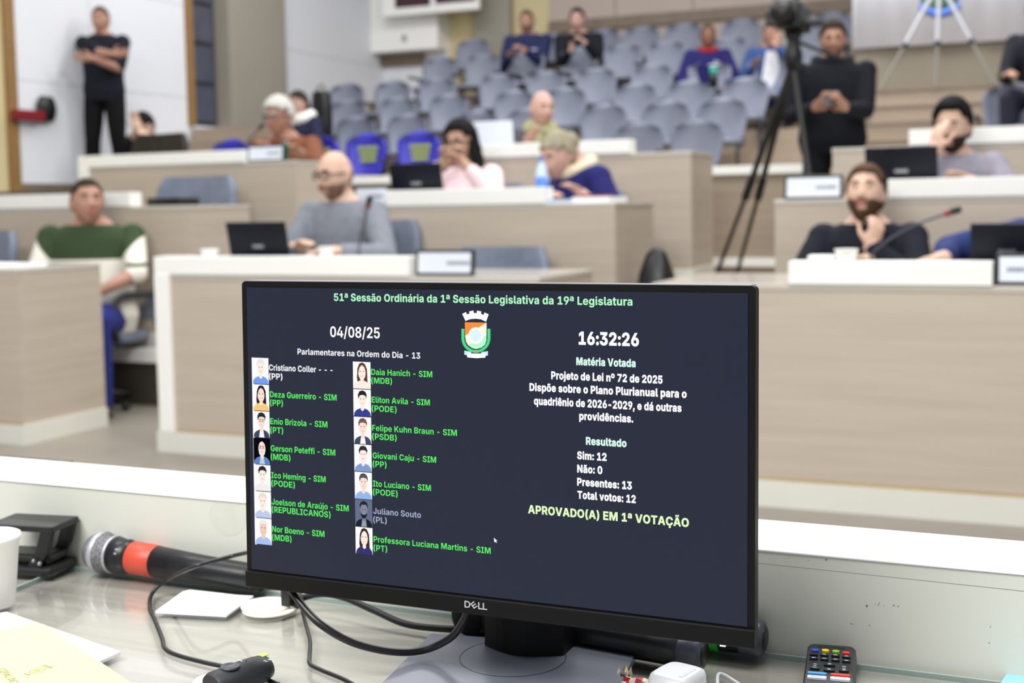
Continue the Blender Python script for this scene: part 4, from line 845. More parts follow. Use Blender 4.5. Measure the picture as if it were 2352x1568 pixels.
'á': (406, "150,-7 127,-6 105,-2 85,5 67,15 52,28 40,44 31,62 25,83 23,107 25,127 29,145 35,160 44,174 54,185 67,195 81,203 97,209 113,215 131,219 149,222 167,224 188,226 206,228 221,230 238,234 251,240 258,247 260,258 260,260 258,275 253,288 245,298 233,305 218,309 200,311 182,309 166,305 152,298 142,289 134,279 128,267 34,282 42,303 53,322 67,339 83,353 102,365 124,374 147,381 173,385 200,387 221,386 241,383 260,379 279,374 296,366 312,357 327,345 339,332 349,317 356,299 361,279 362,257 362,0 265,0 265,53 262,53 255,42 247,31 237,22 226,13 214,6 200,0 185,-4 169,-7|179,64 195,66 209,69 222,74 233,81 243,90 250,100 256,111 260,124 261,137 261,178 255,175 247,172 237,169 227,167 215,165 204,163 194,162 185,160 167,157 152,152 139,145 129,135 124,124 122,110 123,96 129,85 138,76 149,70 163,66|164,430 212,537 307,537 236,430"),
'ã': (406, "150,-7 127,-6 105,-2 85,5 67,15 52,28 40,44 31,62 25,83 23,107 25,127 29,145 35,160 44,174 54,185 67,195 81,203 97,209 113,215 131,219 149,222 167,224 188,226 206,228 221,230 238,234 251,240 258,247 260,258 260,260 258,275 253,288 245,298 233,305 218,309 200,311 182,309 166,305 152,298 142,289 134,279 128,267 34,282 42,303 53,322 67,339 83,353 102,365 124,374 147,381 173,385 200,387 221,386 241,383 260,379 279,374 296,366 312,357 327,345 339,332 349,317 356,299 361,279 362,257 362,0 265,0 265,53 262,53 255,42 247,31 237,22 226,13 214,6 200,0 185,-4 169,-7|179,64 195,66 209,69 222,74 233,81 243,90 250,100 256,111 260,124 261,137 261,178 255,175 247,172 237,169 227,167 215,165 204,163 194,162 185,160 167,157 152,152 139,145 129,135 124,124 122,110 123,96 129,85 138,76 149,70 163,66|249,438 234,439 220,443 208,449 197,456 187,462 178,468 169,472 161,473 152,471 145,464 141,453 139,440 83,440 85,467 92,489 103,507 117,520 134,528 154,530 169,529 183,525 195,519 205,513 215,506 224,501 233,497 241,495 251,498 258,504 263,514 265,529 320,529 317,502 311,480 299,462 285,449 268,441"),
'é': (417, "216,-7 179,-5 146,3 116,16 89,35 68,57 50,85 38,116 30,151 28,189 30,227 38,261 50,292 67,320 89,343 114,362 143,376 176,384 211,387 236,385 259,381 281,375 302,365 321,354 338,339 353,321 366,301 377,278 384,253 389,224 390,193 390,164 70,164 70,229 340,229 293,211 292,230 288,248 283,263 276,277 267,288 256,297 244,304 229,308 212,310 195,308 180,304 167,297 156,288 146,277 139,264 133,249 130,233 129,216 129,171 130,150 134,131 140,115 149,101 159,90 171,81 185,75 201,71 218,70 235,71 251,75 264,81 276,90 285,101 292,115 385,97 377,77 366,59 352,42 336,28 317,15 295,6 271,-2 245,-6|172,430 220,537 315,537 244,430"),
'ê': (417, "216,-7 179,-5 146,3 116,16 89,35 68,57 50,85 38,116 30,151 28,189 30,227 38,261 50,292 67,320 89,343 114,362 143,376 176,384 211,387 236,385 259,381 281,375 302,365 321,354 338,339 353,321 366,301 377,278 384,253 389,224 390,193 390,164 70,164 70,229 340,229 293,211 292,230 288,248 283,263 276,277 267,288 256,297 244,304 229,308 212,310 195,308 180,304 167,297 156,288 146,277 139,264 133,249 130,233 129,216 129,171 130,150 134,131 140,115 149,101 159,90 171,81 185,75 201,71 218,70 235,71 251,75 264,81 276,90 285,101 292,115 385,97 377,77 366,59 352,42 336,28 317,15 295,6 271,-2 245,-6|161,433 72,433 72,436 170,537 249,537 347,436 347,433 258,433 209,491"),
'õ': (429, "215,-7 178,-5 145,4 115,17 89,36 68,59 50,86 38,117 30,152 28,189 30,227 38,262 50,293 68,320 89,343 115,362 145,376 178,384 215,387 251,384 284,376 314,362 340,343 361,320 379,293 391,262 399,227 401,189 399,152 391,117 379,86 361,59 340,36 314,17 284,4 251,-5|215,73 232,75 247,80 260,88 272,100 281,114 288,130 293,148 296,168 297,190 296,211 293,231 288,250 281,266 272,280 260,291 247,299 232,304 215,306 197,304 182,299 169,291 158,280 148,266 141,250 136,231 133,211 132,190 133,168 136,148 141,130 148,114 158,100 169,88 182,80 197,75|262,438 247,439 233,443 221,449 210,456 200,462 191,468 183,472 174,473 165,471 158,464 154,453 152,440 96,440 98,467 105,489 116,507 130,520 147,528 167,530 182,529 196,525 208,519 218,513 228,506 237,501 246,497 254,495 265,498 271,504 276,514 278,529 333,529 330,502 324,480 313,462 298,449 281,441"),
'ú': (436, "175,-5 150,-3 127,3 106,12 88,26 72,42 60,62 51,85 45,111 44,139 44,382 146,382 146,157 148,135 154,116 165,101 178,90 195,83 215,81 229,82 242,85 254,90 264,98 273,107 280,118 285,131 288,145 289,161 289,382 392,382 392,0 295,0 294,95 300,95 288,66 272,41 254,21 231,7 205,-2|181,430 228,537 323,537 253,430"),
' ': (188, ""),
}
from mathutils.geometry import delaunay_2d_cdt
_gl = {}
def glyph(ch, off):
    """triangles of one letter: outline contours, thickened by off, kept where the winding is not zero"""
    if (ch, off) in _gl: return _gl[(ch, off)]
    cons = []
    for sp in GLYPHS[ch][1].split('|'):
        pts = [tuple(map(int, q.split(','))) for q in sp.split()]
        pts = [p for k_, p in enumerate(pts) if p != pts[k_ - 1]]
        n = len(pts); out = []
        for i in range(n):
            (ax_, ay_), (bx_, by_), (cx_, cy_) = pts[i - 1], pts[i], pts[(i + 1) % n]
            n1 = Vector((-(by_ - ay_), bx_ - ax_)).normalized(); n2 = Vector((-(cy_ - by_), cx_ - bx_)).normalized()
            q = n1 + n2
            q = q / max(.5, 1 + n1.dot(n2)) if q.length > 1e-6 else n1
            if q.length > 1.5: q = q.normalized() * 1.5
            out.append(Vector((bx_ + q.x * off, by_ + q.y * off)))
        cons.append(out)
    vs, ed = [], []
    for ct in cons:
        k0 = len(vs); vs += ct; ed += [(k0 + i, k0 + (i + 1) % len(ct)) for i in range(len(ct))]
    ov, oe, of, *_r = delaunay_2d_cdt(vs, ed, [], 0, 1e-5)
    keep = []
    for f in of:
        cx_ = sum(ov[i].x for i in f) / len(f); cy_ = sum(ov[i].y for i in f) / len(f); wn = 0
        for ct in cons:
            for a_, b_ in zip(ct, ct[1:] + ct[:1]):
                if (a_.y <= cy_) != (b_.y <= cy_):
                    xx = a_.x + (cy_ - a_.y) / (b_.y - a_.y) * (b_.x - a_.x)
                    if xx > cx_: wn += 1 if b_.y > a_.y else -1
        if wn: keep.append(list(f))
    _gl[(ch, off)] = ([(v.x, v.y) for v in ov], keep)
    return _gl[(ch, off)]
def curve_mesh(body, offset=0.0):
    x = 0; V, Fc = [], []
    for ch in body:
        if ch == ' ':
            x += GLYPHS[' '][0]; continue
        ov, of = glyph(ch, offset * 1000); k0 = len(V)
        used = sorted({i for f in of for i in f}); ix = {i: k0 + n_ for n_, i in enumerate(used)}
        V += [((x + ov[i][0]) / 1000, ov[i][1] / 1000, 0) for i in used]
        Fc += [[ix[i] for i in f] for f in of]
        x += GLYPHS[ch][0] + offset * 800
    me = bpy.data.meshes.new('lettering'); me.from_pydata(V, [], Fc); me.update()
    return me
CAPH = max(v.co.y for v in curve_mesh('H').vertices)
def lettering(name, body, T, width=None, cap=None, m=None, parent=None, off=0.0, depth=None):
    me = curve_mesh(body, off)
    xs = [v.co.x for v in me.vertices]
    x0, x1 = min(xs), max(xs)
    sx = width / (x1 - x0) if width else None
    sy = cap / CAPH if cap else sx
    sx = sx or sy
    for v in me.vertices:
        v.co = T @ Vector(((v.co.x - x0) * sx, v.co.y * sy, 0))
    me.materials.clear(); me.materials.append(m)
    for p in me.polygons: p.material_index = 0
    o = bpy.data.objects.new(name, me); C.objects.link(o)
    if parent: o.parent = parent
    return o
E_ = {'title': emit('title_green', (182, 255, 200)), 'green': emit('vote_green', (98, 242, 104)), 'white': emit('text_white', (252, 252, 254), 1.05),
      'mint': emit('heading_mint', (222, 254, 242)), 'grey': emit('absent_grey', (168, 176, 204)), 'lime': emit('approved_lime', (232, 255, 196), 1.0)}
def stext(body, xl, yl, xr, yr, cap_px, m, name='text_line', off=0.0):
    u0, v0 = on_screen(xl, yl); u1, v1 = on_screen(xr, yr)
    v = (v0 + v1) / 2
    cap = on_screen(xl, yl - cap_px)[1] - v0
    T = Matrix(((1, 0, 0, u0), (0, 0, -1, -.0004), (0, 1, 0, v), (0, 0, 0, 1)))
    return lettering(name, body, T, u1 - u0, cap, E_[m], screen, off)
stext('51ª Sessão Ordinária da 1ª Sessão Legislativa da 19ª Legislatura', 767.3, 690.5, 1453, 701.7, 17.0, 'title', 'heading_text', .006)
stext('04/08/25', 759, 774, 873, 776.5, 24.5, 'white', 'date_text')
stext('Parlamentares na Ordem do Dia - 13', 684, 814, 965.7, 823.2, 13.4, 'white', 'heading_text')
stext('16:32:26', 1329.5, 790.7, 1468, 794, 28.5, 'white', 'clock_text', .018)
NAMES = [('Cristiano Coller - - -', 618.6, 850.8, 764.5, 855.8, 'white', '(PP)', 870, 649.4),
 ('Deza Guerreiro - SIM', 620.8, 912.2, 773.8, 919.2, 'green', '(PP)', 930.7, 650.6),
 ('Enio Brizola - SIM', 621.4, 973.9, 752.7, 981, 'green', '(PT)', 993.6, 651.1),
 ('Gerson Peteffi - SIM', 622.5, 1036, 770.7, 1045.3, 'green', '(MDB)', 1055, 667.7),
 ('Ico Heming - SIM', 623.8, 1097.8, 748.7, 1106.7, 'green', '(PODE)', 1116.3, 678),
 ('Joelson de Araújo - SIM', 624.7, 1159.2, 801.7, 1173, 'green', '(REPUBLICANOS)', 1178, 759.9),
 ('Nor Boeno - SIM', 625.6, 1221.4, 745.9, 1232, 'green', '(MDB)', 1240.5, 670.3),
 ('Daia Hanich - SIM', 853.3, 860.6, 993.6, 866, 'green', '(MDB)', 879.5, 901),
 ('Eliton Avila - SIM', 854.3, 924.3, 988, 930.7, 'green', '(PODE)', 943.8, 911.6),
 ('Felipe Kuhn Braun - SIM', 855.2, 989.2, 1050, 1000.2, 'green', '(PSDB)', 1008.5, 911.6),
 ('Giovani Caju - SIM', 856.5, 1052.5, 1002.5, 1062, 'green', '(PP)', 1071.4, 888.4),
 ('Ito Luciano - SIM', 857.1, 1117, 990.4, 1126.8, 'green', '(PODE)', 1136.2, 913.9),
 ('Juliano Souto', 857.8, 1180.3, 967.4, 1188, 'grey', '(PL)', 1199.5, 889),
 ('Professora Luciana Martins - SIM', 858.7, 1246.3, 1127.5, 1269, 'green', '(PT)', 1264.5, 890)]
for nm, xl, yl, xr, yr, m, party, y2, x2 in NAMES:
    stext(nm, xl, yl, xr, yr, 13.6, m, 'name_text')
    stext(party, xl, y2, x2, y2 + (x2 - xl) * .06, 13.6, m, 'party_text')
for b_, xl, yl, xr, yr, m in (('Matéria Votada', 1323.9, 838.2, 1460.3, 842, 'mint'), ('Projeto de Lei nº 72 de 2025', 1266.4, 870.7, 1522.3, 879.4, 'white'),
 ('Dispõe sobre o Plano Plurianual para o', 1216.5, 898, 1577.6, 912, 'white'), ('quadriênio de 2026-2029, e dá outras', 1226.8, 930, 1565.8, 943.8, 'white'),
 ('providências.', 1330.7, 963.8, 1455, 969, 'white'), ('Resultado', 1346.1, 1020.6, 1439.5, 1025.8, 'mint'), ('Sim: 12', 1325.9, 1053.9, 1393.8, 1057.3, 'white'),
 ('Não: 0', 1326, 1084.6, 1384, 1087.4, 'white'), ('Presentes: 13', 1326, 1115, 1451.7, 1122.6, 'white'), ('Total votos: 12', 1326.7, 1145, 1460.7, 1153.6, 'white')):
    stext(b_, xl, yl, xr, yr, 17.0, m, 'text_line', .020)
stext('APROVADO(A) EM 1ª VOTAÇÃO', 1213.3, 1179, 1582.7, 1208.5, 18.5, 'lime', 'result_text', .014)

# small portraits beside the names
def flat(mb, poly, m, y):
    k = len(mb.v)
    mb.v += [Vector((a, y, b)) for a, b in poly]; mb.f.append(list(range(k, k + len(poly)))); mb.m.append(m); mb.sm.append(False)
def oval(cx, cz, a, b, n=20, lo=0, hi=2 * PI):
    return [(cx + a * math.cos(lo + (hi - lo) * i / n), cz + b * math.sin(lo + (hi - lo) * i / n)) for i in range(n)]
PW = emit('portrait_white', (253, 253, 253)); PK = emit('portrait_black', (10, 11, 20)); PG = emit('portrait_grey', (104, 113, 138))
tones = {'fair': (252, 226, 212), 'pale': (254, 238, 228), 'warm': (246, 206, 184), 'grey': (132, 138, 158)}
TM = {k: emit('portrait_skin_' + k, v) for k, v in tones.items()}
cm = {}
def ec(rgb):
    if rgb not in cm: cm[rgb] = emit('portrait_colour', rgb)
    return cm[rgb]
def portrait(x0, y0, x1, y1, x2, y2, x3, y3, bgm, hair, style, skin, shirt, inner=None, glasses=False):
    # corners tl tr br bl in the photograph
    a, b, c, d = on_screen(x0, y0), on_screen(x1, y1), on_screen(x2, y2), on_screen(x3, y3)
    l, r = (a[0] + d[0]) / 2, (b[0] + c[0]) / 2
    tp, bt = (a[1] + b[1]) / 2, (c[1] + d[1]) / 2
    W_, H_ = r - l, tp - bt
    P = lambda pts: [(l + W_ * min(1, max(0, x)), bt + H_ * min(1, max(0, z))) for x, z in pts]
    mats = [bgm, ec(hair), TM[skin], ec(shirt), ec(inner or shirt), ec((96, 70, 66)), ec((236, 170, 160) if skin != 'grey' else (205, 208, 220))]
    mb = MB()
    flat(mb, P([(0, 0), (1, 0), (1, 1), (0, 1)]), 0, -.0002)
    if style == 'long':
        flat(mb, P([(.30, .05), (.22, .4), (.26, .75), (.36, .93), (.52, .98), (.68, .93), (.80, .75), (.82, .4), (.84, .03), (.66, .02), (.62, .3), (.42, .3), (.44, .05)]), 1, -.0003)
    flat(mb, P([(.02, 0), (.06, .14), (.2, .24), (.40, .30), (.64, .30), (.84, .24), (.96, .14), (1, 0)]), 3, -.00035)
    if inner: flat(mb, P([(.36, 0), (.42, .29), (.62, .29), (.68, 0)]), 4, -.0004)
    flat(mb, P([(.42, .25), (.43, .45), (.61, .45), (.62, .25), (.52, .19)]), 2, -.00045)
    flat(mb, P(oval(.52, .60, .21, .27)), 2, -.0005)
    if style == 'short':
        flat(mb, P([(.30, .64), (.27, .80), (.36, .93), (.54, .97), (.70, .92), (.78, .80), (.74, .64), (.70, .77), (.55, .80), (.38, .78)]), 1, -.00055)
    if style == 'long':
        flat(mb, P([(.30, .55), (.30, .80), (.42, .93), (.54, .95), (.68, .92), (.76, .78), (.75, .55), (.68, .78), (.53, .90), (.38, .78)]), 1, -.00055)
    if style == 'beard' or style == 'bearded_short':
        flat(mb, P([(.32, .56), (.35, .40), (.46, .30), (.58, .30), (.69, .40), (.72, .56), (.64, .46), (.52, .48), (.40, .46)]), 1, -.00055)
        if style == 'bearded_short':
            flat(mb, P([(.30, .68), (.28, .82), (.38, .93), (.56, .96), (.70, .91), (.76, .80), (.74, .68), (.68, .82), (.40, .82)]), 1, -.00056)
    for ex_ in (.43, .61):
        flat(mb, P(oval(ex_, .645, .035, .018, 8)), 5, -.0006)
        if glasses: flat(mb, P([(ex_ - .085, .60), (ex_ + .085, .60), (ex_ + .085, .615), (ex_ - .085, .615)]), 5, -.00062); flat(mb, P([(ex_ - .085, .68), (ex_ + .085, .68), (ex_ + .085, .70), (ex_ - .085, .70)]), 5, -.00062)
    flat(mb, P([(.44, .475), (.52, .455), (.60, .475), (.60, .485), (.44, .485)]), 6, -.0006)
    mb.build('portrait_picture', mats, screen)
u = on_screen
bcol = MB(); a, b = u(578.2, 820.7), u(586, 1249.5)
flat(bcol, [(a[0], b[1]), (a[0] + .002, b[1]), (a[0] + .002, a[1]), (a[0], a[1])], 0, -.00015)
bcol.build('portrait_margin', PW, screen)
lc = [(PW, (236, 232, 226), 'short', 'pale', (120, 160, 244), None, 0), (PW, (44, 32, 34), 'long', 'fair', (250, 206, 130), None, 0), (PW, (40, 42, 50), 'short', 'fair', (70, 74, 96), (250, 250, 252), 1),
      (PK, (236, 236, 236), 'beard', 'fair', (96, 132, 196), (190, 206, 232), 1), (PW, (44, 42, 50), 'short', 'pale', (244, 240, 240), None, 0), (PW, (242, 224, 208), 'short', 'pale', (190, 206, 236), None, 0), (PW, (240, 236, 232), 'short', 'warm', (170, 196, 244), None, 0)]
for i, (bgm, hr, st, sk, sh, inn, gls) in enumerate(lc):
    f0, f1 = i / 7, (i + 1) / 7 - .004
    L = lambda f: (579.5 + 6.6 * f, 820.7 + 428.8 * f); R2 = lambda f: (616.7 + 8 * f, 822.3 + 431 * f)
    (x0, y0), (x1, y1), (x2, y2), (x3, y3) = L(f0), R2(f0), R2(f1), L(f1)
    portrait(x0, y0, x1, y1, x2, y2, x3, y3, bgm, hr, st, sk, sh, inn, gls)
rc = [(PW, (98, 66, 44), 'long', 'pale', (252, 240, 232), None, 0), (PW, (40, 36, 44), 'short', 'pale', (56, 68, 150), None, 0), (PW, (120, 92, 78), 'short', 'fair', (70, 78, 100), (250, 250, 252), 0),
      (PW, (52, 48, 54), 'short', 'pale', (130, 160, 210), None, 0), (PW, (86, 84, 90), 'short', 'fair', (150, 186, 240), None, 0), (PG, (36, 40, 56), 'bearded_short', 'grey', (34, 38, 50), (150, 158, 178), 0), (PW, (60, 46, 42), 'long', 'pale', (58, 54, 118), None, 0)]
for i, (bgm, hr, st, sk, sh, inn, gls) in enumerate(rc):
    f0, f1 = i / 7, (i + 1) / 7 - .004
    L = lambda f: (810.6 + 7 * f, 830.3 + 441 * f); R2 = lambda f: (851.1 + 5.4 * f, 831.2 + 445.5 * f)
    (x0, y0), (x1, y1), (x2, y2), (x3, y3) = L(f0), R2(f0), R2(f1), L(f1)
    portrait(x0, y0, x1, y1, x2, y2, x3, y3, bgm, hr, st, sk, sh, inn, gls)

# city coat of arms on the screen
em = MB(); ems = [emit('arms_white', (254, 254, 254)), emit('arms_orange', (255, 146, 62)), emit('arms_cream', (255, 250, 226)), emit('arms_mint', (190, 252, 214)), emit('arms_green', (66, 214, 130)), emit('arms_sky', (208, 238, 254)), emit('arms_pale', (222, 250, 254))]
Z = lambda x, y: u(1030 + x / 10.454, 690 + y / 10.454)
flat(em, [Z(*p) for p in ((335, 318), (428, 275), (448, 330), (512, 310), (500, 262), (605, 238), (615, 298), (682, 300), (690, 240), (795, 262), (785, 315), (852, 345), (866, 285), (972, 330), (908, 508), (780, 448), (650, 435), (520, 448), (415, 492))], 0, -.0004)
flat(em, [Z(*p) for p in ((398, 520), (920, 530), (722, 648), (480, 800), (404, 845))], 1, -.0004)
flat(em, [Z(*p) for p in ((404, 845), (920, 530), (920, 830), (480, 1075), (425, 985))], 2, -.0004)
flat(em, [Z(*p) for p in ((480, 1075), (920, 830), (918, 960), (880, 1060), (800, 1130), (670, 1165), (570, 1140))], 3, -.0004)
flat(em, [Z(665 + 185 * math.cos(a), 838 + 200 * math.sin(a)) for a in [2 * PI * i / 28 for i in range(28)]], 0, -.0005)
flat(em, [Z(665 + 130 * math.cos(a), 838 + 142 * math.sin(a)) for a in [2 * PI * i / 28 for i in range(28)]], 6, -.0006)
for cx in (640, 685):
    flat(em, [Z(cx - 8, 960), Z(cx + 8, 960), Z(cx + 8, 845), Z(cx - 8, 845)], 5, -.0007)
for sgn in (-1, 1):
    outer, inner = [], []
    for i in range(17):
        f = i / 16
        if f < .4:
            yo = 680 + (900 - 680) * f / .4; xo, xi = 350, 275; outer.append((665 + sgn * xo, yo)); inner.append((665 + sgn * xi, yo))
        else:
            a = (f - .4) / .6 * PI / 2
            outer.append((665 + sgn * 350 * math.cos(a), 900 + 355 * math.sin(a))); inner.append((665 + sgn * 275 * math.cos(a), 900 + 285 * math.sin(a)))
    for i in range(16):
        flat(em, [Z(*outer[i]), Z(*outer[i + 1]), Z(*inner[i + 1]), Z(*inner[i])], 4, -.0004)
        mx_ = [(outer[i][j] + inner[i][j]) / 2 for j in (0, 1)]
        flat(em, [Z(mx_[0] - 12, mx_[1] - 10), Z(mx_[0] + 12, mx_[1] - 2), Z(mx_[0], mx_[1] + 10)], 3, -.0005)
flat(em, [Z(665 + 26 * math.cos(a), 1222 + 26 * math.sin(a)) for a in [2 * PI * i / 10 for i in range(10)]], 1, -.0006)
flat(em, [Z(*p) for p in ((388, 1200), (552, 1228), (552, 1262), (440, 1290), (450, 1310), (388, 1298))], 5, -.0005)
flat(em, [Z(*p) for p in ((955, 1212), (795, 1235), (790, 1270), (900, 1296), (895, 1325), (955, 1318))], 5, -.0005)
flat(em, [Z(*p) for p in ((440, 1265), (900, 1272), (893, 1370), (680, 1382), (460, 1365))], 0, -.00055)
em.build('coat_of_arms', ems, screen)
cu = MB(); k = lambda x, y: u(1133 + x, 1233 + y)
flat(cu, [k(2, 1), k(10, 8.5), k(7.2, 9), k(9, 12.5), k(7.5, 13.2), k(5.6, 9.8), k(3.4, 12)], 0, -.0007)
cu.build('mouse_pointer', E_['white'], screen)
# maker's mark on the chin: D, slanted E, L, L
lg = MB(); lm = mat('logo_grey', (176, 177, 180), .35, .02, 20)
x0, z0 = u(1070.4, 1392.5); x1, z1 = u(1122.7, 1398.5); hh_ = u(1070.4, 1377)[1] - z0; ww_ = x1 - x0
cor = -.0030
D = lambda pts: [(x0 + ww_ * a, (z0 + z1) / 2 + hh_ * b) for a, b in pts]
outer = [(0, 0), (0, 1), (.12, 1)] + [(.12 + .14 * math.sin(t), .5 + .5 * math.cos(t)) for t in [PI * i / 10 for i in range(1, 10)]] + [(.12, 0)]
inner = [(.055, .17), (.055, .83), (.12, .83)] + [(.12 + .085 * math.sin(t), .5 + .33 * math.cos(t)) for t in [PI * i / 10 for i in range(1, 10)]] + [(.12, .17)]
n = len(outer)
for i in range(n): flat(lg, D([outer[i], outer[(i + 1) % n], inner[(i + 1) % n], inner[i]]), 0, cor)
rat = hh_ / ww_
ca_, sa_ = math.cos(math.radians(38)), math.sin(math.radians(38))
def epoly(pts): flat(lg, D([(.415 + ((x_ - .36) * ca_ - (y_ - .5) * sa_) * rat * 1.0, .52 + (x_ - .36) * sa_ + (y_ - .5) * ca_) for x_, y_ in pts]), 0, cor)
epoly([(0, .05), (.17, .05), (.17, .95), (0, .95)])
for y_ in (.05, .42, .79): epoly([(.17, y_), (.72, y_), (.72, y_ + .16), (.17, y_ + .16)])
for xx in (.60, .80):
    flat(lg, D([(xx, 0), (xx + .19, 0), (xx + .19, .17), (xx + .055, .17), (xx + .055, 1), (xx, 1)]), 0, cor)
lg.build('maker_logo', lm, mon)
pw = u(1661, 1479)
MB().box(pw[0] - .0022, pw[0] + .0022, -.0022, .001, oz0 - .0012, oz0 + .0004).build('power_light', emit('power_led', (255, 255, 255), 1.6), mon)
nk = MB(); zb = 0.735 - SC.z
nx0, nx1 = on_level(1107, 1482, .735).x - SC.x, on_level(1289, 1506, .735).x - SC.x
def neck_ring(z): return [Vector((nx0 + (nx1 - nx0) * f, .112 - .0 * f - .016 * math.sin(PI * f), z)) for f in [i / 10 for i in range(11)]] + [Vector((nx1, .145, z)), Vector((nx0, .145, z))]
nk.loft([neck_ring(zb - .001), neck_ring(.12)], smooth=False)
nk.build('neck', M['bezel'], mon, fix=True)
MB().box(.16, .316, .02, .128, .08, .2).build('neck_mount', M['bezel'], mon)
# base plate: corner points found on the desk
B = [on_level(x, y, .733) for x, y in ((990, 1453), (1466, 1488))]
ed = (B[1] - B[0]); bd = Vector((ed.y, -ed.x, 0)).normalized() * .185
B += [B[1] + bd, B[0] + bd]
pl_ = MB().prism([((MI @ p).x, (MI @ p).y) for p in B], Matrix.Translation((0, 0, 0)), .008)
bo = pl_.build('base_plate', M['gunmetal'], mon, .0015, fix=True)
bo.location.z = ZG - SC.z + .0002
bo.rotation_euler = (TILT, 0, 0); bo.location.y = 0.0
cc = on_level(1178, 1510, .733)
rg = MB(); c_ = MI @ cc
for i in range(48):
    a, b = 2 * PI * i / 48, 2 * PI * (i + 1) / 48
    rg.add([(c_.x + r_ * math.cos(t_), c_.y + r_ * math.sin(t_), 0) for r_, t_ in ((.0500, a), (.0507, a), (.0507, b), (.0500, b))], [(0, 1, 2, 3)])
ro = rg.build('swivel_ring', M['black'], mon); ro.location.z = ZG - SC.z + .0086
ro.rotation_euler = (TILT, 0, 0)

# ------------------------------------------------------------------ things lying on the rostrum
M['grille'] = mat('steel_mesh_grille', (128, 128, 134), .4, .5, 420, metal=.55, bump=.9)
M['mic_ring'] = mat('mic_silver_ring', (176, 176, 182), .4, .02, 20, metal=.4)
M['mic_red'] = mat('mic_red_band', (192, 70, 50), .45, .03, 20)
M['mic_green'] = mat('mic_green_band', (24, 170, 40), .45, .03, 20)
M['mic_body'] = mat('mic_black_body', (18, 19, 23), .36, .06, 40)
M['mic_cap'] = mat('mic_grey_cap', (66, 70, 82), .35, .05, 40)
def axis_T(p, d):
    d = d.normalized(); x = Vector((0, 0, 1)).cross(d).normalized(); y = d.cross(x)
    return Matrix(((x.x, y.x, d.x, p.x), (x.y, y.y, d.y, p.y), (x.z, y.z, d.z, p.z), (0, 0, 0, 1)))
c0 = on_level(236, 1268, ZG + .0245); c1 = on_level(600, 1330, ZG + .0165)
T = axis_T(Vector((0, 0, 0)), c1 - c0)
t = thing('microphone', 'wireless microphone with steel grille and red band lying left of the monitor', 'microphone', c0)
tt = lambda x, y: (on_level(x, y, ZG + .02) - c0).length
a1, a2 = tt(318, 1281), tt(366, 1290)
MB().lathe([(.0245 * math.sin(PI * i / 20), -.0245 * math.cos(PI * i / 20)) for i in range(0, 15)] + [(.0222, .018)], T, 28).build('grille', M['grille'], t)
MB().lathe([(.0247, -.004), (.0254, -.003), (.0254, .002), (.0247, .003)], T, 28).build('grille_band', M['mic_ring'], t)
MB().lathe([(.0222, .017), (.0228, .0178), (.0224, .0212), (.0215, .0212)], T, 28).build('collar_ring', M['mic_ring'], t)
MB().lathe([(.0, .0205), (.0218, .0208), (.0205, .035), (.0192, a1), (0, a1)], T, 28).build('collar', M['mic_body'], t)
MB().lathe([(.0186, a1 - .001), (.0196, a1), (.0190, a2), (.018, a2 + .001)], T, 28).build('red_band', M['mic_red'], t)
MB().lathe([(0, a2), (.0186, a2), (.0165, .15), (.0160, .225), (.0145, .232), (0, .232)], T, 28).build('handle', M['mic_body'], t)
mk = MB()
for ang, ln in ((1.2, .006), (1.45, .004), (2.5, .004), (2.75, .003)):
    p = T @ Vector((.0212 * math.cos(ang), .0212 * math.sin(ang), a1 - .013)); q = T @ Vector((.0206 * math.cos(ang), .0206 * math.sin(ang), a1 - .013 + ln))
    mk.tube([p, q], .0008, 6)
mk.build('switch_marks', M['mic_ring'], t)
def back_mic(label, xc, yc, r, ln, band=None, foam=False, dz=0.0):
    e = on_level(xc, yc, ZG + r)
    d = Vector((-1, 0.03, 0)) if not foam else on_level(1090, 1408, ZG + r) - e
    if foam: ln = d.length
    t = thing('microphone', label, 'microphone', e)
    T = axis_T(Vector((0, 0, 0)), d)
    MB().lathe([(0, 0), (r * .7, 0), (r * .92, .002), (r, .007), (r * 1.0, .021), (r * .93, .023)], T, 26).build('end_cap', M['mic_cap'], t)
    dsc = MB().lathe([(0, -.0008), (r * .62, -.0008), (r * .66, .0004), (0, .0004)], T, 24).build('cap_disc', M['mic_body'], t)
    MB().lathe([(0, .02), (r * .92, .02), (r * .95, .06), (r * .95, ln - .06), (r * 1.1, ln - .02), (0, ln - .02)], T, 26).build('handle', M['mic_body'], t)
    if band: MB().lathe([(r * .93, band), (r * .99, band + .0005), (r * .99, band + .012), (r * .93, band + .0125)], T, 26).build('green_band', M['mic_green'], t)
    if foam: MB().ball(T @ Vector((0, 0, ln + .0)), (.024, .024, .024), n=20, k=14).build('windscreen', mat('black_foam', (18, 18, 19), .95, .35, 500, bump=1.0), t)
    else: MB().ball(T @ Vector((0, 0, ln)), .022, n=20, k=14).build('grille', M['grille'], t)
back_mic('black microphone with green band and grey end cap behind the monitor\'s right corner', 1757, 1467, .0180, .235, band=.043)
back_mic('black microphone with black foam head half hidden behind the monitor\'s stand', 1618, 1503, .0165, .215, foam=True)

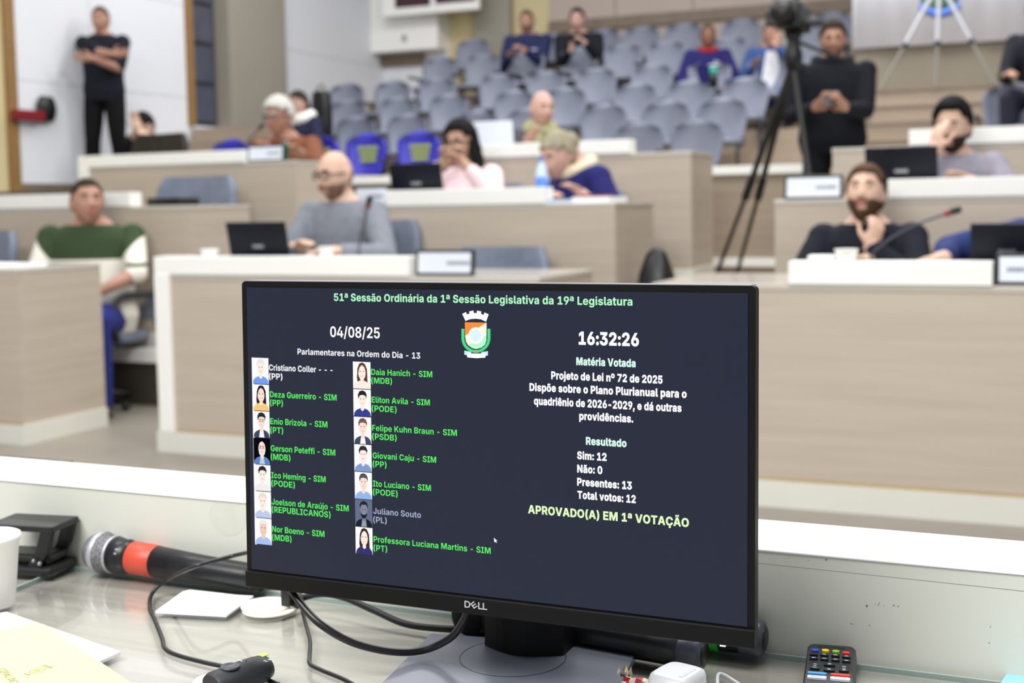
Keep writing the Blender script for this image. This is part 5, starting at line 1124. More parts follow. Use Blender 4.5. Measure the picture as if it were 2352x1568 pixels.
def lay(pts, z): return [on_level(x, y, z) for x, y in pts]
def wire(label, pts, r, name='cable'):
    o = MB().tube(smooth_path(pts, 10), r, 10).build(name, M['cable'])
    return tag(o, label, 'cable')
r = .0034
wire('thick black cable looping from the monitor over its base', [on_level(668, 1352, .80), on_level(690, 1385, .79), on_level(735, 1432, .775), on_level(810, 1475, .757), on_level(900, 1496, .745), on_level(975, 1492, .742), on_level(1035, 1464, .756), on_level(1065, 1425, .775), at_depth(1076, 1396, 1.05)], .0037)
wire('thick black cable arching from the coasters to behind the stand', [on_level(660, 1388, ZG + .004), on_level(690, 1375, .735), on_level(735, 1364, .742), on_level(790, 1372, .742), on_level(860, 1402, .736), on_level(930, 1432, ZG + .0045), on_level(1010, 1443, ZG + .0045), on_level(1110, 1446, ZG + .0045), on_level(1230, 1452, ZG + .0045)], .0036)
wire('thin black cable crossing the microphone and running down to the pointer', [at_depth(590, 1264, 1.12), on_level(540, 1275, .775), on_level(450, 1300, .772), on_level(385, 1330, .742)] + lay([(350, 1362), (344, 1395), (356, 1425), (372, 1465), (380, 1490), (410, 1505), (470, 1521), (530, 1534), (590, 1552), (640, 1572)], ZG + .0024), .0023)
wire('thin black cable hanging left of the stand\'s base', lay([(693, 1395), (700, 1425), (712, 1470), (711, 1505), (712, 1524), (735, 1537), (790, 1560), (820, 1578)], ZG + .0022), .0021)
pg = thing('cable_plug', 'small black cable plugs hanging by the coasters', 'plug', on_level(660, 1390, ZG + .006))
MB().box(-.006, .006, -.004, .004, 0, .022).build('plug_body', M['cable'], pg, .0015)
MB().box(.004, .012, .004, .010, .0, .016, T=Matrix.Rotation(.4, 4, 'Y')).build('plug_clip', M['cable'], pg, .001)
# paper slip and round coasters
o = sheet('small white paper slip beside the microphone and the round coasters', [tuple(p[:2]) for p in lay([(357, 1408), (420, 1362), (436, 1358), (545, 1370), (582, 1372), (520, 1417)], ZG)], ZG, th=.0022)
def coaster(label, x, y, z, r):
    o = MB().lathe([(0, 0), (r, 0), (r * 1.0, .0022), (r * .9, .0028), (r * .55, .0024), (0, .0024)], n=36).build('coaster', M['cream'], None)
    o.location = on_level(x, y, z); return tag(o, label, 'coaster')
M['cream'] = mat('cream_card', (240, 238, 226), .6, .01, 20)
coaster('lower of two round white coasters left of the monitor\'s stand', 620, 1399, ZG, .030)
co = coaster('upper of two round white coasters, left of the stand', 612, 1392, ZG + .003, .0275)
co.rotation_euler = (0, .0, 0)
# foam cup
p = on_level(-22, 1388, ZG)
o = MB().lathe([(.0, 0), (.0265, 0), (.0335, .072), (.0355, .073), (.0355, .079), (.0335, .08), (.0325, .078), (.0255, .003), (0, .003)], n=36).build('foam_cup', mat('white_foam', (238, 238, 240), .7, .01, 90))
o.location = p; tag(o, 'white foam cup cut off by the left edge', 'cup')
# hole punch
h0 = on_level(105, 1310, ZG)
t = thing('hole_punch', 'black two hole punch behind the foam cup', 'hole punch', h0, rotz=.16)
MB().box(-.075, .026, -.028, .03, 0, .012).build('base', M['black'], t, .004)
MB().box(-.07, .018, -.018, .022, .012, .024).build('punch_body', M['black'], t, .004)
arm = MB()
for y in (-.02, .024):
    arm.loft([[Vector((x + a_, y + b_, z)) for a_, b_ in ((-.009, -.004), (.009, -.004), (.009, .004), (-.009, .004))] for x, z in ((.0, .012), (.012, .030), (.020, .056))], smooth=False)
arm.box(-.06, .03, -.026, .030, .054, .062)
arm.build('lever', M['black'], t, .002, fix=True)
MB().ball((.012, -.0285, .017), .0028, n=10, k=6).ball((.004, -.0285, .02), .0026, n=10, k=6).build('rivet', M['steel'], t)
# wireless pointer
w0 = on_level(592, 1538, ZG + .013); w1 = on_level(492, 1572, ZG + .013)
d = (w0 - w1).normalized()
t = thing('presenter_remote', 'black wireless pointer with yellow sticker at the bottom edge', 'remote control', w1)
x_ = d; y_ = Vector((0, 0, 1)).cross(d)
sec = []
L_ = (w0 - w1).length + .012
for f, wy, wz in ((-.05, .014, .009), (0, .0155, .011), (.35, .0165, .012), (.6, .0165, .0125), (.85, .0155, .0125), (.97, .012, .010), (1.0, .006, .006)):
    c_ = x_ * (L_ * f); sec.append(ring(c_, y_ * wy, Vector((0, 0, 1)) * wz, 20))
MB().loft(sec).build('body', mat('soft_black', (40, 42, 47), .5, .05, 80), t)
def top_T(f, off, z): 
    c_ = x_ * (L_ * f) + y_ * off; return Matrix(((x_.x, y_.x, 0, c_.x), (x_.y, y_.y, 0, c_.y), (0, 0, 1, z), (0, 0, 0, 1)))
MB().lathe([(0, 0), (.0085, 0), (.009, .0012), (.0085, .0022), (.007, .0022), (.006, .0015), (0, .0015)], top_T(.28, -.001, .0108), 24).build('button_ring', M['mic_cap'], t)
MB().prism([(-.007, -.004), (.005, -.003), (.005, .003), (-.007, .004)], top_T(.90, .001, .0112), .0008).build('warning_sticker', mat('sticker_yellow', (226, 220, 60), .5, .05, 40), t)
lettering('lettering', 'CONNECT', top_T(.52, .008, .0124) @ Matrix.Rotation(-PI / 2, 4, 'Z'), .011, None, M['plate_face'], t, .0)
lettering('lettering', 'ON', top_T(.86, -.010, .0113) @ Matrix.Rotation(-PI / 2, 4, 'Z'), .004, None, M['plate_face'], t, .0)
lettering('lettering', 'OFF', top_T(.78, -.010, .0113) @ Matrix.Rotation(-PI / 2, 4, 'Z'), .005, None, M['plate_face'], t, .0)
MB().lathe([(0, 0), (.002, 0), (.002, .0008), (0, .0008)], top_T(.56, .0, .0122), 14).build('connect_button', M['mic_cap'], t)
# papers at lower left
pp = lambda l: [tuple(p[:2]) for p in l]
sheet('white sheets poking out from under the yellow folder', pp(lay([(-60, 1425), (15, 1411), (277, 1503), (226, 1526), (60, 1640), (-120, 1640)], ZG)), ZG, th=.003)
fo = sheet('pale yellow printed folder with small crest at lower left', pp(lay([(-160, 1470), (0, 1449), (78, 1433), (100, 1436), (118, 1447), (330, 1590), (240, 1700), (-260, 1700)], ZG + .004)), ZG + .0032, m='paper', th=.0022, name='folder')
fo.data.materials[0] = mat('pale_yellow_card', (226, 214, 152), .6, .01, 8)
fo['category'] = 'folder'
ik = mat('olive_ink', (140, 136, 88), .6, .1, 90)
cc = on_level(86, 1538, ZG + .006); ax = (on_level(112, 1528, ZG + .006) - cc).normalized(); ay = Vector((-ax.y, ax.x, 0))
TT = lambda s_: Matrix(((ax.x, ay.x, 0, cc.x), (ax.y, ay.y, 0, cc.y), (0, 0, 1, .0024), (0, 0, 0, 1)))
cr = MB()
for r0, r1 in ((.0035, .0041), (.0060, .0068), (.0014, .0022)):
    for i in range(24):
        a, b = 2 * PI * i / 24, 2 * PI * (i + 1) / 24
        cr.add([TT(0) @ Vector((q_ * math.cos(s_) * 1.15, q_ * math.sin(s_), 0)) for q_, s_ in ((r0, a), (r1, a), (r1, b), (r0, b))], [(0, 1, 2, 3)])
for i in range(4): cr.add([TT(0) @ Vector(p) for p in ((.0095, -.006 + .0032 * i, 0), (.0135, -.0065 + .0034 * i, 0), (.0135, -.0042 + .0034 * i, 0), (.0095, -.0040 + .0032 * i, 0))], [(0, 1, 2, 3)])
cr.add([TT(0) @ Vector(p) for p in ((-.0125, -.004, 0), (-.0105, -.005, 0), (-.0105, .005, 0), (-.0125, .004, 0))], [(0, 1, 2, 3)])
cr.build('printed_crest', ik, fo)
a0, a1_ = on_level(-6, 1536, ZG + .006), on_level(30, 1573, ZG + .006)
ax2 = (a1_ - a0).normalized(); ay2 = Vector((-ax2.y, ax2.x, 0))
lettering('printed_words', 'CIPAL DE N', Matrix(((ax2.x, ay2.x, 0, a0.x), (ax2.y, ay2.y, 0, a0.y), (0, 0, 1, .0024), (0, 0, 0, 1))), (a1_ - a0).length, None, ik, fo, 0.0)
sheet('white paper corner showing under the wireless pointer', pp(lay([(425, 1590), (452, 1556), (521, 1531), (572, 1556), (545, 1610)], ZG)), ZG + .0001, th=.0004)
# cyan papers at the right edge
M['cyan'] = mat('cyan_paper', (158, 216, 226), .6, .02, 10)
o = sheet('light blue paper pad at the bottom right corner', pp(lay([(2300, 1575), (2317, 1550), (2345, 1545), (2420, 1556), (2440, 1640), (2300, 1640)], ZG)), ZG, m='cyan', th=.004, name='paper_pad')
o['category'] = 'paper pad'
p = on_level(2349, 1548, ZG)
o = MB().box(0, .06, -.001, .001, 0, .03).box(.012, .06, -.0014, .0006, .03, .045).build('sticky_note', M['cyan']); o.location = p; o.location.z = ZG + .0042
tag(o, 'light blue note standing up at the right edge', 'note')
# white charger with its cable
M['charger'] = mat('white_gloss_plastic', (238, 239, 243), .3, .008, 20)
q0 = on_level(1556, 1574, ZG + .014)
t = thing('charger', 'white power adapter with thin cable at the bottom edge', 'charger', (q0.x, q0.y, ZG), rotz=-.25)
MB().loft([[Vector((math.copysign(abs(math.cos(2 * PI * i / 28)) ** .45, math.cos(2 * PI * i / 28)) * .0205 * q, math.copysign(abs(math.sin(2 * PI * i / 28)) ** .45, math.sin(2 * PI * i / 28)) * .0235 * q, z_)) for i in range(28)] for z_, q in ((0, .9), (.002, .98), (.006, 1), (.022, .98), (.026, .92), (.0275, .8))]).build('adapter_body', M['charger'], t)
MB().box(.008, .012, -.012, .012, .0265, .0278).build('seam', M['plate_face'], t)
wp = [Vector((.018, .012, .010)), Vector((.032, .013, .006))]
R_ = Matrix.Rotation(.25, 4, 'Z')
wp += [R_ @ (Vector((v.x, v.y, ZG + .0022)) - Vector((q0.x, q0.y, ZG))) for v in lay([(1650, 1548), (1690, 1566), (1720, 1590)], ZG + .0022)]
MB().tube(smooth_path(wp, 8), .0017, 8).build('lead', M['charger'], t)
MB().tube(smooth_path([Vector((.018, -.004, .008)), Vector((.04, -.002, .003)), Vector((.075, -.012, .0022)), Vector((.1, -.022, .0022))], 8), .0017, 8).build('lead', M['charger'], t)
# sweet wrapper
q0 = on_level(1447, 1576, ZG)
t = thing('sweet_wrapper', 'crumpled red and cream sweet wrapper right of the monitor base', 'wrapper', (q0.x, q0.y, ZG))
rw = random.Random(3)
def crumple(mb, x0, x1, y0, y1, h, n, mfun):
    P = [[Vector((x0 + (x1 - x0) * i / n, y0 + (y1 - y0) * j / n, .001 + h * rw.random())) for i in range(n + 1)] for j in range(n + 1)]
    for j in range(n):
        for i in range(n):
            mb.add([P[j][i], P[j][i + 1], P[j + 1][i + 1], P[j + 1][i]], [(0, 1, 2, 3)], mfun(i, j))
wm = [mat('wrapper_red', (196, 30, 44), .25, .1, 60), mat('wrapper_cream', (238, 226, 206), .3, .1, 60), mat('wrapper_gold', (214, 176, 70), .3, .1, 60)]
mb = MB(); crumple(mb, -.022, .016, -.03, .008, .007, 7, lambda i, j: (0 if (i + j) % 3 else 1) if i > 2 else (2 if j % 2 else 1))
mb.build('wrapper_body', wm, t)
mb = MB(); crumple(mb, -.014, -.004, .002, .02, .012, 4, lambda i, j: 1 if i != 1 else 2)
mb.build('twisted_end', wm, t)
# TV remote
zt = ZG + .018
a, b, c_ = on_level(1856, 1476, zt), on_level(1965, 1487, zt), on_level(1842, 1568, zt)
ry = (on_level(1904, 1568, zt) - on_level(1911, 1481, zt)).normalized(); rx = Vector((-ry.y, ry.x, 0))
t = thing('tv_remote', 'black television remote with coloured buttons at lower right', 'remote control', (a.x, a.y, ZG))
RW = (b - a).length; RT = Matrix(((rx.x, ry.x, 0, 0), (rx.y, ry.y, 0, 0), (0, 0, 1, 0), (0, 0, 0, 1)))
def rr2(x0, x1, y0, y1, r_, z, n=5):
    pts = []
    for cx, cy, a0 in ((x1 - r_, y1 - r_, 0), (x0 + r_, y1 - r_, PI / 2), (x0 + r_, y0 + r_, PI), (x1 - r_, y0 + r_, 1.5 * PI)):
        for i in range(n + 1):
            q_ = a0 + PI / 2 * i / n
            pts.append(RT @ Vector((cx + r_ * math.cos(q_), cy + r_ * math.sin(q_), z)))
    return pts
MB().loft([rr2(.004, RW - .004, .003, .165, .006, 0), rr2(-.001, RW + .001, -.001, .168, .007, .008), rr2(0, RW, 0, .167, .006, .016), rr2(.0015, RW - .0015, .0015, .165, .006, .018)]).build('body', mat('remote_black', (38, 39, 42), .4, .05, 60), t, fix=True)
RI = RT.inverted()
def rpos(x, y):
    p = on_level(1350 + x / 3.36, 1440 + y / 3.36, zt) - Vector((a.x, a.y, 0)); p.z = 0
    return RI @ p
def button(x, y, wd, hd, m, name='button', z=.0182, h=.0016, rr=.0018):
    p = rpos(x, y)
    o = MB().loft([rr2(p.x - wd / 2, p.x + wd / 2, p.y - hd / 2, p.y + hd / 2, min(rr, hd / 2.1, wd / 2.1), z - .001), rr2(p.x - wd / 2 * .97, p.x + wd / 2 * .97, p.y - hd / 2 * .97, p.y + hd / 2 * .97, min(rr, hd / 2.2, wd / 2.2), z + h)]).build(name, m, t, fix=True)
    return o, p
for (x, y), col in zip(((1755, 187), (1835, 190), (1915, 197), (1993, 208)), ((40, 84, 196), (236, 206, 30), (132, 190, 40), (218, 50, 44))):
    o, p = button(x, y, .0066, .0056, mat('key_colour', col, .35, .03, 50), 'colour_button', rr=.0028); o['label'] = 'coloured button'
key = mat('key_black', (20, 21, 24), .4, .05, 60)
for row, yy in enumerate(((219, 224, 229, 239), (249, 256, 263, 272))):
    for i, x in enumerate((1744, 1826, 1912, 1997)):
        o, p = button(x, yy[i], .0078, .0042, key)
        MB().box(p.x - .0016, p.x + .0016, p.y - .0005, p.y + .0005, .0199, .0201, T=RT).build('key_print', M['red'] if (row == 0 and i == 0) else M['plate_face'], o)
for x, y, wd, hd, s_ in ((1753, 312, .0088, .0135, 'V'), (1866, 299, .0100, .0058, ''), (1863, 339, .0100, .0058, ''), (1978, 332, .0088, .0135, '+')):
    o, p = button(x, y, wd, hd, key)
    k_ = MB()
    if s_ == 'V':
        for sg in (-1, 1):
            k_.tube([RT @ Vector((p.x - .0016, p.y + sg * .0035, .0199)), RT @ Vector((p.x, p.y + sg * .0048, .0199)), RT @ Vector((p.x + .0016, p.y + sg * .0035, .0199))], .0003, 6)
        k_.box(p.x - .001, p.x + .001, p.y - .0004, p.y + .0004, .0198, .0201, T=RT)
    elif s_ == '+':
        k_.box(p.x - .0018, p.x + .0018, p.y - .0046, p.y - .0040, .0198, .0201, T=RT).box(p.x - .0014, p.x + .0014, p.y - .0003, p.y + .0003, .0198, .0201, T=RT)
        k_.box(p.x - .0016, p.x + .0016, p.y + .0038, p.y + .0044, .0198, .0201, T=RT).box(p.x - .0003, p.x + .0003, p.y + .0026, p.y + .0056, .0198, .0201, T=RT)
    else:
        k_.box(p.x - .0014, p.x + .0014, p.y - .0007, p.y + .0007, .0198, .0201, T=RT)
    k_.build('key_print', M['plate_face'], o)
yt_b, yt_r = mat('key_sky', (70, 150, 210), .4, .03, 40), mat('key_app_red', (216, 48, 44), .4, .03, 40)
o, p = button(1770, 366, .0168, .0046, yt_b)
o, p = button(1768, 396, .0168, .0062, M['plate_face'])
def flip_text(o, p, s_, wd, m):
    T = RT @ Matrix.Translation((p.x + wd / 2, p.y - wd * .12, .0200)) @ Matrix(((-1, 0, 0, 0), (0, 1, 0, 0), (0, 0, -1, 0), (0, 0, 0, 1)))
    # seen upside down from here: the remote points at the viewer
    lettering('key_print', s_, T, wd, None, m, o, 0.0)
flip_text(o, p, 'YouTube', .0105, key)
o, p = button(1950, 380, .0172, .0046, yt_r)
o, p = button(1948, 408, .0172, .0062, M['plate_face'])
flip_text(o, p, 'NETFLIX', .0105, yt_r)
p = rpos(1880, 152)
T = RT @ Matrix.Translation((p.x + .0125, p.y - .002, .0183)) @ Matrix(((-1, 0, 0, 0), (0, 1, 0, 0), (0, 0, -1, 0), (0, 0, 0, 1)))
lettering('maker_name', 'Philco', T, .025, None, mat('key_dark_print', (16, 16, 17), .3, .02, 40), t, 0.02)

# ================================================================== people
def skin(name, rgb): return mat(name, rgb, .5, .05, 26, spec=.35)
SK = {'light': skin('skin_light', (210, 174, 154)), 'pink': skin('skin_pink', (200, 160, 146)), 'tan': skin('skin_tan', (168, 126, 107)), 'ruddy': skin('skin_ruddy', (178, 134, 117)),
      'brown': skin('skin_brown', (132, 94, 77)), 'olive': skin('skin_olive', (188, 150, 129))}
M['eye_white'] = mat('eye_white', (226, 222, 216), .3, .01, 30)
M['iris'] = mat('iris_dark', (42, 30, 26), .25, .1, 40)
M['lip'] = mat('lip', (176, 104, 98), .45, .05, 40)
def hairm(name, rgb): return mat(name, rgb, .75, .3, 60, stretch=(1, 1, .25), bump=.15, spec=.12)
H_ = {'black': hairm('hair_black', (24, 22, 24)), 'dark': hairm('hair_dark_brown', (52, 42, 36)), 'brown': hairm('hair_brown', (84, 62, 46)), 'grey': hairm('hair_light_grey', (196, 194, 188)), 'ash': hairm('hair_ash_blonde', (150, 142, 122)), 'stubble': hairm('hair_stubble', (120, 96, 82)), 'fringe': hairm('hair_fringe', (150, 120, 98))}
def cloth(name, rgb, var=.1, rough=.85): return mat(name, rgb, rough, var, 30, spec=.2, bump=.15)

def head_point(d):
    x, y, z = d
    p = Vector((x * .076, y * .097, z * (.117 if z > 0 else .124)))
    if z < 0:
        t = -z
        p.x *= 1 - .30 * t ** 1.6
        if y < 0: p.y *= 1 - .38 * t
        elif z < -.5: p.y *= 1 + .06 * (t - .5)
    if y > .2:
        g = lambda a, b: math.exp(-(a * a + b * b))
        p.y += .0045 * math.exp(-((p.z - .024) / .010) ** 2) * math.exp(-(p.x / .05) ** 2)
        for sx in (-1, 1):
            p.y -= .0095 * g((p.x - sx * .031) / .016, (p.z - .004) / .012)
            p.y += .004 * g((p.x - sx * .040) / .02, (p.z + .03) / .018)
        if -.046 < p.z < .016:
            t = (.016 - p.z) / .054 if p.z > -.038 else (p.z + .046) / .008
            p.y += .024 * max(0, t) * math.exp(-(p.x / (.009 + .006 * max(0, t))) ** 2)
        p.y += .005 * math.exp(-(p.x / .022) ** 2) * (math.exp(-((p.z + .060) / .006) ** 2) + math.exp(-((p.z + .073) / .006) ** 2))
        p.y += .009 * g(p.x / .024, (p.z + .104) / .016)
    return p
bmh = bmesh.new(); bmesh.ops.create_icosphere(bmh, subdivisions=5, radius=1.0)
HV = [v.co.normalized() for v in bmh.verts]; HF = [[v.index for v in f.verts] for f in bmh.faces]; bmh.free()
HP = [head_point(d) for d in HV]
def head_shell(mask, off, T):
    keep = [mask(HV[i]) for i in range(len(HV))]
    fs = [f for f in HF if all(keep[i] for i in f)]
    used = sorted({i for f in fs for i in f}); ix = {i: k for k, i in enumerate(used)}
    n = len(used)
    inner = [T @ (HP[i] * .985) for i in used]
    outer = [T @ (HP[i] + HV[i].normalized() * off(HV[i])) for i in used]
    ed = {}
    faces = []
    for f in fs:
        g = [ix[i] for i in f]
        faces.append([n + i for i in g]); faces.append(g[::-1])
        for a, b in zip(g, g[1:] + g[:1]): ed[(a, b)] = ed.get((a, b), 0) + 1
    for a, b in list(ed):
        if (b, a) not in ed: faces.append([a, b, n + b, n + a])
    return MB().add(inner + outer, faces, 0, True)
def rnd(d, s): return (math.sin(d.x * 31 * s) * math.sin(d.y * 37 * s) * math.sin(d.z * 29 * s))
def front_line(lo, hi):
    # hairline: rises over the forehead, drops behind the ears
    def f(d):
        if d.y > .1: lim = hi - (hi - .12) * max(0, abs(d.x) - .55) / .45 if abs(d.x) > .55 else hi
        elif d.y > -.25: lim = .12 + (d.y + .25) / .35 * (.0) if abs(d.x) < .5 else .02
        else: lim = lo
        if abs(d.x) > .8 and d.y > .12: lim = .35
        return d.z > lim
    return f
def blob(mb, voxel, name, mats, parent, smooth=4):
    me = mb.mesh(name + '_tmp', mats)
    bm = bmesh.new(); bm.from_mesh(me); bmesh.ops.recalc_face_normals(bm, faces=bm.faces); bm.to_mesh(me); bm.free()
    o = bpy.data.objects.new('tmp', me); C.objects.link(o)
    r = o.modifiers.new('r', 'REMESH'); r.mode = 'VOXEL'; r.voxel_size = voxel; r.use_smooth_shade = True
    s = o.modifiers.new('s', 'SMOOTH'); s.factor = .5; s.iterations = smooth
    bpy.context.view_layer.update()
    dg = bpy.context.evaluated_depsgraph_get()
    m2 = bpy.data.meshes.new_from_object(o.evaluated_get(dg)); m2.name = name
    bpy.data.objects.remove(o); bpy.data.meshes.remove(me)
    m2.materials.clear()
    for mm in (mats if isinstance(mats, (list, tuple)) else [mats]): m2.materials.append(mm)
    for p in m2.polygons: p.material_index = 0
    ob = bpy.data.objects.new(name, m2); C.objects.link(ob); ob.parent = parent
    return ob
def limb(mb, a, b, ra, rb, n=14):
    d = b - a
    mb.tube([a, a + d * .25, a + d * .6, b], [ra, ra * 1.03 * .75 + rb * .27, ra * .45 + rb * .6, rb], n)
    mb.ball(a, ra, n=n, k=8); mb.ball(b, rb, n=n, k=8)
def ik(Sh, W, l1, l2, pole):
    d = W - Sh; L = min(d.length, (l1 + l2) * .995); d.normalize()
    W2 = Sh + d * L
    c = (l1 * l1 - l2 * l2 + L * L) / (2 * L); h = math.sqrt(max(0, l1 * l1 - c * c))
    pv = pole - d * pole.dot(d)
    if pv.length < 1e-5: pv = d.orthogonal()
    return Sh + d * c + pv.normalized() * h, W2
def hand(mb, W, d, nrm, side, curl, spread=.012):
    d = d.normalized(); nrm = (nrm - d * nrm.dot(d)).normalized(); ac = d.cross(nrm).normalized() * side
    R = Matrix((ac, d, nrm)).transposed()
    mb.ball(W + d * .045, (.041, .052, .0165), T=R, n=16, k=10)
    mb.tube([W - d * .02, W + d * .03], [.027, .030], 12)
    for i, (o_, ln) in enumerate(((-.030, .072), (-.010, .082), (.011, .077), (.030, .060))):
        b = W + d * (.088 - abs(i - 1.2) * .004) + ac * -o_
        dd = (d + ac * -o_ * spread * 12).normalized(); pts = [b]
        for j, fr in enumerate((.45, .32, .23)):
            ang = curl * (.5 + .5 * j)
            dj = dd * math.cos(ang) + nrm * math.sin(ang)
            b = b + dj * ln * fr; pts.append(b)
        mb.tube([W + d * .07 + ac * -o_ * .9] + pts, [.0095, .0095, .0088, .0080, .0066], 10)
        mb.ball(pts[-1], .0066, n=10, k=6)
    b = W + d * .02 + ac * .026
    t1 = b + (d * .55 + ac * .75 + nrm * .25).normalized() * .042
    t2 = t1 + (d * .85 + ac * .15 + nrm * (.2 + curl * .4)).normalized() * .034
    t3 = t2 + (d * .9 + nrm * (.2 + curl * .5)).normalized() * .024
    mb.tube([b, t1, t2, t3], [.0155, .0118, .0100, .0075], 10); mb.ball(t3, .0075, n=10, k=6)

def person(label, px, py, Y, floor, face_dir, hs=1.0, pose='sit', lean=.1, yaw=0, pitch=0, roll=0, skn='light', hair=('short', 'dark'), beard=None,
           top=None, top_sleeve=1.0, collar=None, trousers=(44, 46, 58), shoes=(28, 26, 26), hands=None, glasses=None, female=False, fat=1.0, voxel=.0085, width=1.0, chair=None, drop=0.0, hscale=1.0, chair_dx=0.0):
    """px, py: where the middle of the head shows; hands: dict side -> (pixel x, pixel y, depth Y, pole, palm, curl)"""
    k = hs
    th = math.atan2(face_dir[1], face_dir[0]) - PI / 2          # local +y faces face_dir
    Rz = Matrix.Rotation(th, 3, 'Z')
    head_w = at_depth(px, py, Y)
    if pose == 'sit':
        trunk = .53
        sd = Vector((0, math.sin(lean), math.cos(lean)))
        neck = sd * trunk
        hc = neck + Vector((0, .045 + .05 * math.sin(lean), .098))
        hc += Vector((0, .06, -.07)) * drop
        root_xy = head_w - Rz @ (hc * k)
        hip_z = head_w.z - hc.z * k
        root = Vector((root_xy.x, root_xy.y, floor)); hip = Vector((0, 0, (hip_z - floor) / k))
    else:
        sd = Vector((0, math.sin(lean), math.cos(lean)))
        hip = Vector((0, 0, .92)); neck = sd * .53
        hc = neck + Vector((0, .035, .105))
        k = (head_w.z - floor) / (hip.z + hc.z)
        root_xy = head_w - Rz @ (hc * k)
        root = Vector((root_xy.x, root_xy.y, floor))
    t = thing('person', label, 'person', root, th)
    t.scale = (k, k, k)
    inv = (Matrix.Translation(root) @ Matrix.Rotation(th, 4, 'Z') @ Matrix.Scale(k, 4)).inverted()
    hc = hip + hc; nk = hip + neck
    wd = width * (.92 if female else 1.0)
    ax = Vector((1, 0, 0)); ay = Vector((0, math.cos(lean), -math.sin(lean)))
    def torso(mb, inf, lo=-.10, hi=.545):
        secs = [(-.10, .150, .105), (0, .172, .125), (.12, .158, .12), (.25, .168, .125), (.36, .182, .122), (.43, .178, .104), (.475, .138, .086), (.505, .095, .070), (.545, .060, .058)]
        rings = []
        for h, a, b in secs:
            if h < lo - 1e-6 or h > hi + 1e-6: continue
            bel = 1 + (fat - 1) * max(0, 1 - abs(h - .08) / .3)
            a2 = a * wd * (1 + (fat - 1) * .7); b2 = b * bel
            f = .02 * (fat - 1) * 5 * max(0, 1 - abs(h - .08) / .25)
            if female and .27 < h < .40: b2 += .012; f += .012
            rings.append(ring(hip + sd * h + ay * f, ax * (a2 + inf), ay * (b2 + inf), 26))
        mb.loft(rings)
    body = MB()
    torso(body, 0)
    if chair:
        cw = root + Rz @ (Vector((0, -.05, 0)) * k)
        office_chair(chair, cw.x + chair_dx, cw.y, floor, hip.z * k - .10, PI if abs(th % (2 * PI) - PI) < .9 else th, m='leather', wide=.52, back=.46, group='chairs under the seated people')
    HT = Matrix.Translation(hc) @ (Matrix.Rotation(-yaw, 4, 'Z') @ Matrix.Rotation(pitch, 4, 'X') @ Matrix.Rotation(roll, 4, 'Y')) @ Matrix.Diagonal((hscale * (1.04 if hscale > 1 else 1), hscale, hscale, 1))
    body.add([HT @ p for p in HP], HF, 0, True)
    for sx in (-1, 1):
        body.ball(HT @ Vector((sx * .077, -.010, -.006)), (.010, .019, .032), T=HT.to_3x3() @ Matrix.Rotation(sx * .35, 3, 'Z'), n=12, k=8)
    body.tube([nk - sd * .03, nk + Vector((0, .01, .04)), HT @ Vector((0, -.022, -.06))], [.058 * (.85 if female else 1), .054 * (.85 if female else 1), .056 * (.85 if female else 1)], 18)
    arms = {}
    for side, sn in ((1, 'right'), (-1, 'left')):
        Sh = hip + sd * .435 + ax * (side * .178 * wd * (1 + (fat - 1) * .5))
        if hands and sn in hands:
            hx, hy, hY, pole, palm, curl, hdir = (list(hands[sn]) + [None])[:7]
            Wt = inv @ at_depth(hx, hy, hY)
        else:
            Wt = hip + Vector((side * .17, .34, .10)) if pose == 'sit' else hip + Vector((side * .26, .06, -.06)); pole, palm, curl, hdir = (side * .7, -.4, -.7), (0, .1, -1), .5, None
        El, Wt = ik(Sh, Wt, .295, .255, Vector(pole))
        arms[sn] = (Sh, El, Wt)
        limb(body, Sh, El, .052, .040); limb(body, El, Wt, .041, .028)
        hd_ = Vector(hdir) if hdir else (Wt - El)
        hand(body, Wt, hd_, Vector(palm), -side, curl)
    legs = []
    for side in (1, -1):
        Hp = hip + Vector((side * .09, 0, -.02))
        if pose == 'sit': Kn = Vector((side * .13, .42, hip.z + .0)); An = Vector((side * .13, .38, .085))
        else: Kn = Vector((side * .115, .03, .49)); An = Vector((side * .15, -.01, .085))
        legs.append((Hp, Kn, An)); limb(body, Hp, Kn, .085, .058); limb(body, Kn, An, .056, .038)
        body.ball(An + Vector((0, .06, -.045)), (.036, .11, .036), n=12, k=8)
    blob(body, voxel, 'body', SK[skn], t, 3)
    # clothes
    tops = top if isinstance(top, (list, tuple)) and not isinstance(top[0], (int, float)) else None
    tm = top if not isinstance(top, tuple) else cloth('cloth', top)
    g = MB(); inf = .015
    torso(g, inf, -.10, .51 if collar != 'low' else .49)
    for sn, (Sh, El, Wt) in arms.items():
        g.ball(Sh, .052 + inf + .006, n=16, k=10)
        if top_sleeve >= 1.0:
            E2 = El.lerp(Wt, min(1, (top_sleeve - 1.0)))
            limb(g, Sh, El, .053 + inf, .043 + inf)
            if top_sleeve > 1.0: limb(g, El, E2, .043 + inf, .031 + inf * .9)
        else: limb(g, Sh, Sh.lerp(El, top_sleeve), .053 + inf, .047 + inf)
    shirt = blob(g, voxel * 1.2, 'top', tm, t, 4)
    g = MB(); torso(g, .012, -.10, .0)
    for Hp, Kn, An in legs: limb(g, Hp, Kn, .098, .074); limb(g, Kn, An, .072, .056)
    blob(g, voxel * 1.4, 'trousers', cloth('trouser_cloth', trousers), t, 4)
    for (Hp, Kn, An) in legs:
        s = MB().ball(An + Vector((0, .065, -.04)), (.046, .135, .045), n=16, k=10)
        s.box(An.x - .04, An.x + .04, An.y - .06, An.y + .18, .0, .02)
        s.build('shoe', mat('shoe_leather', shoes, .4, .05, 20), t)
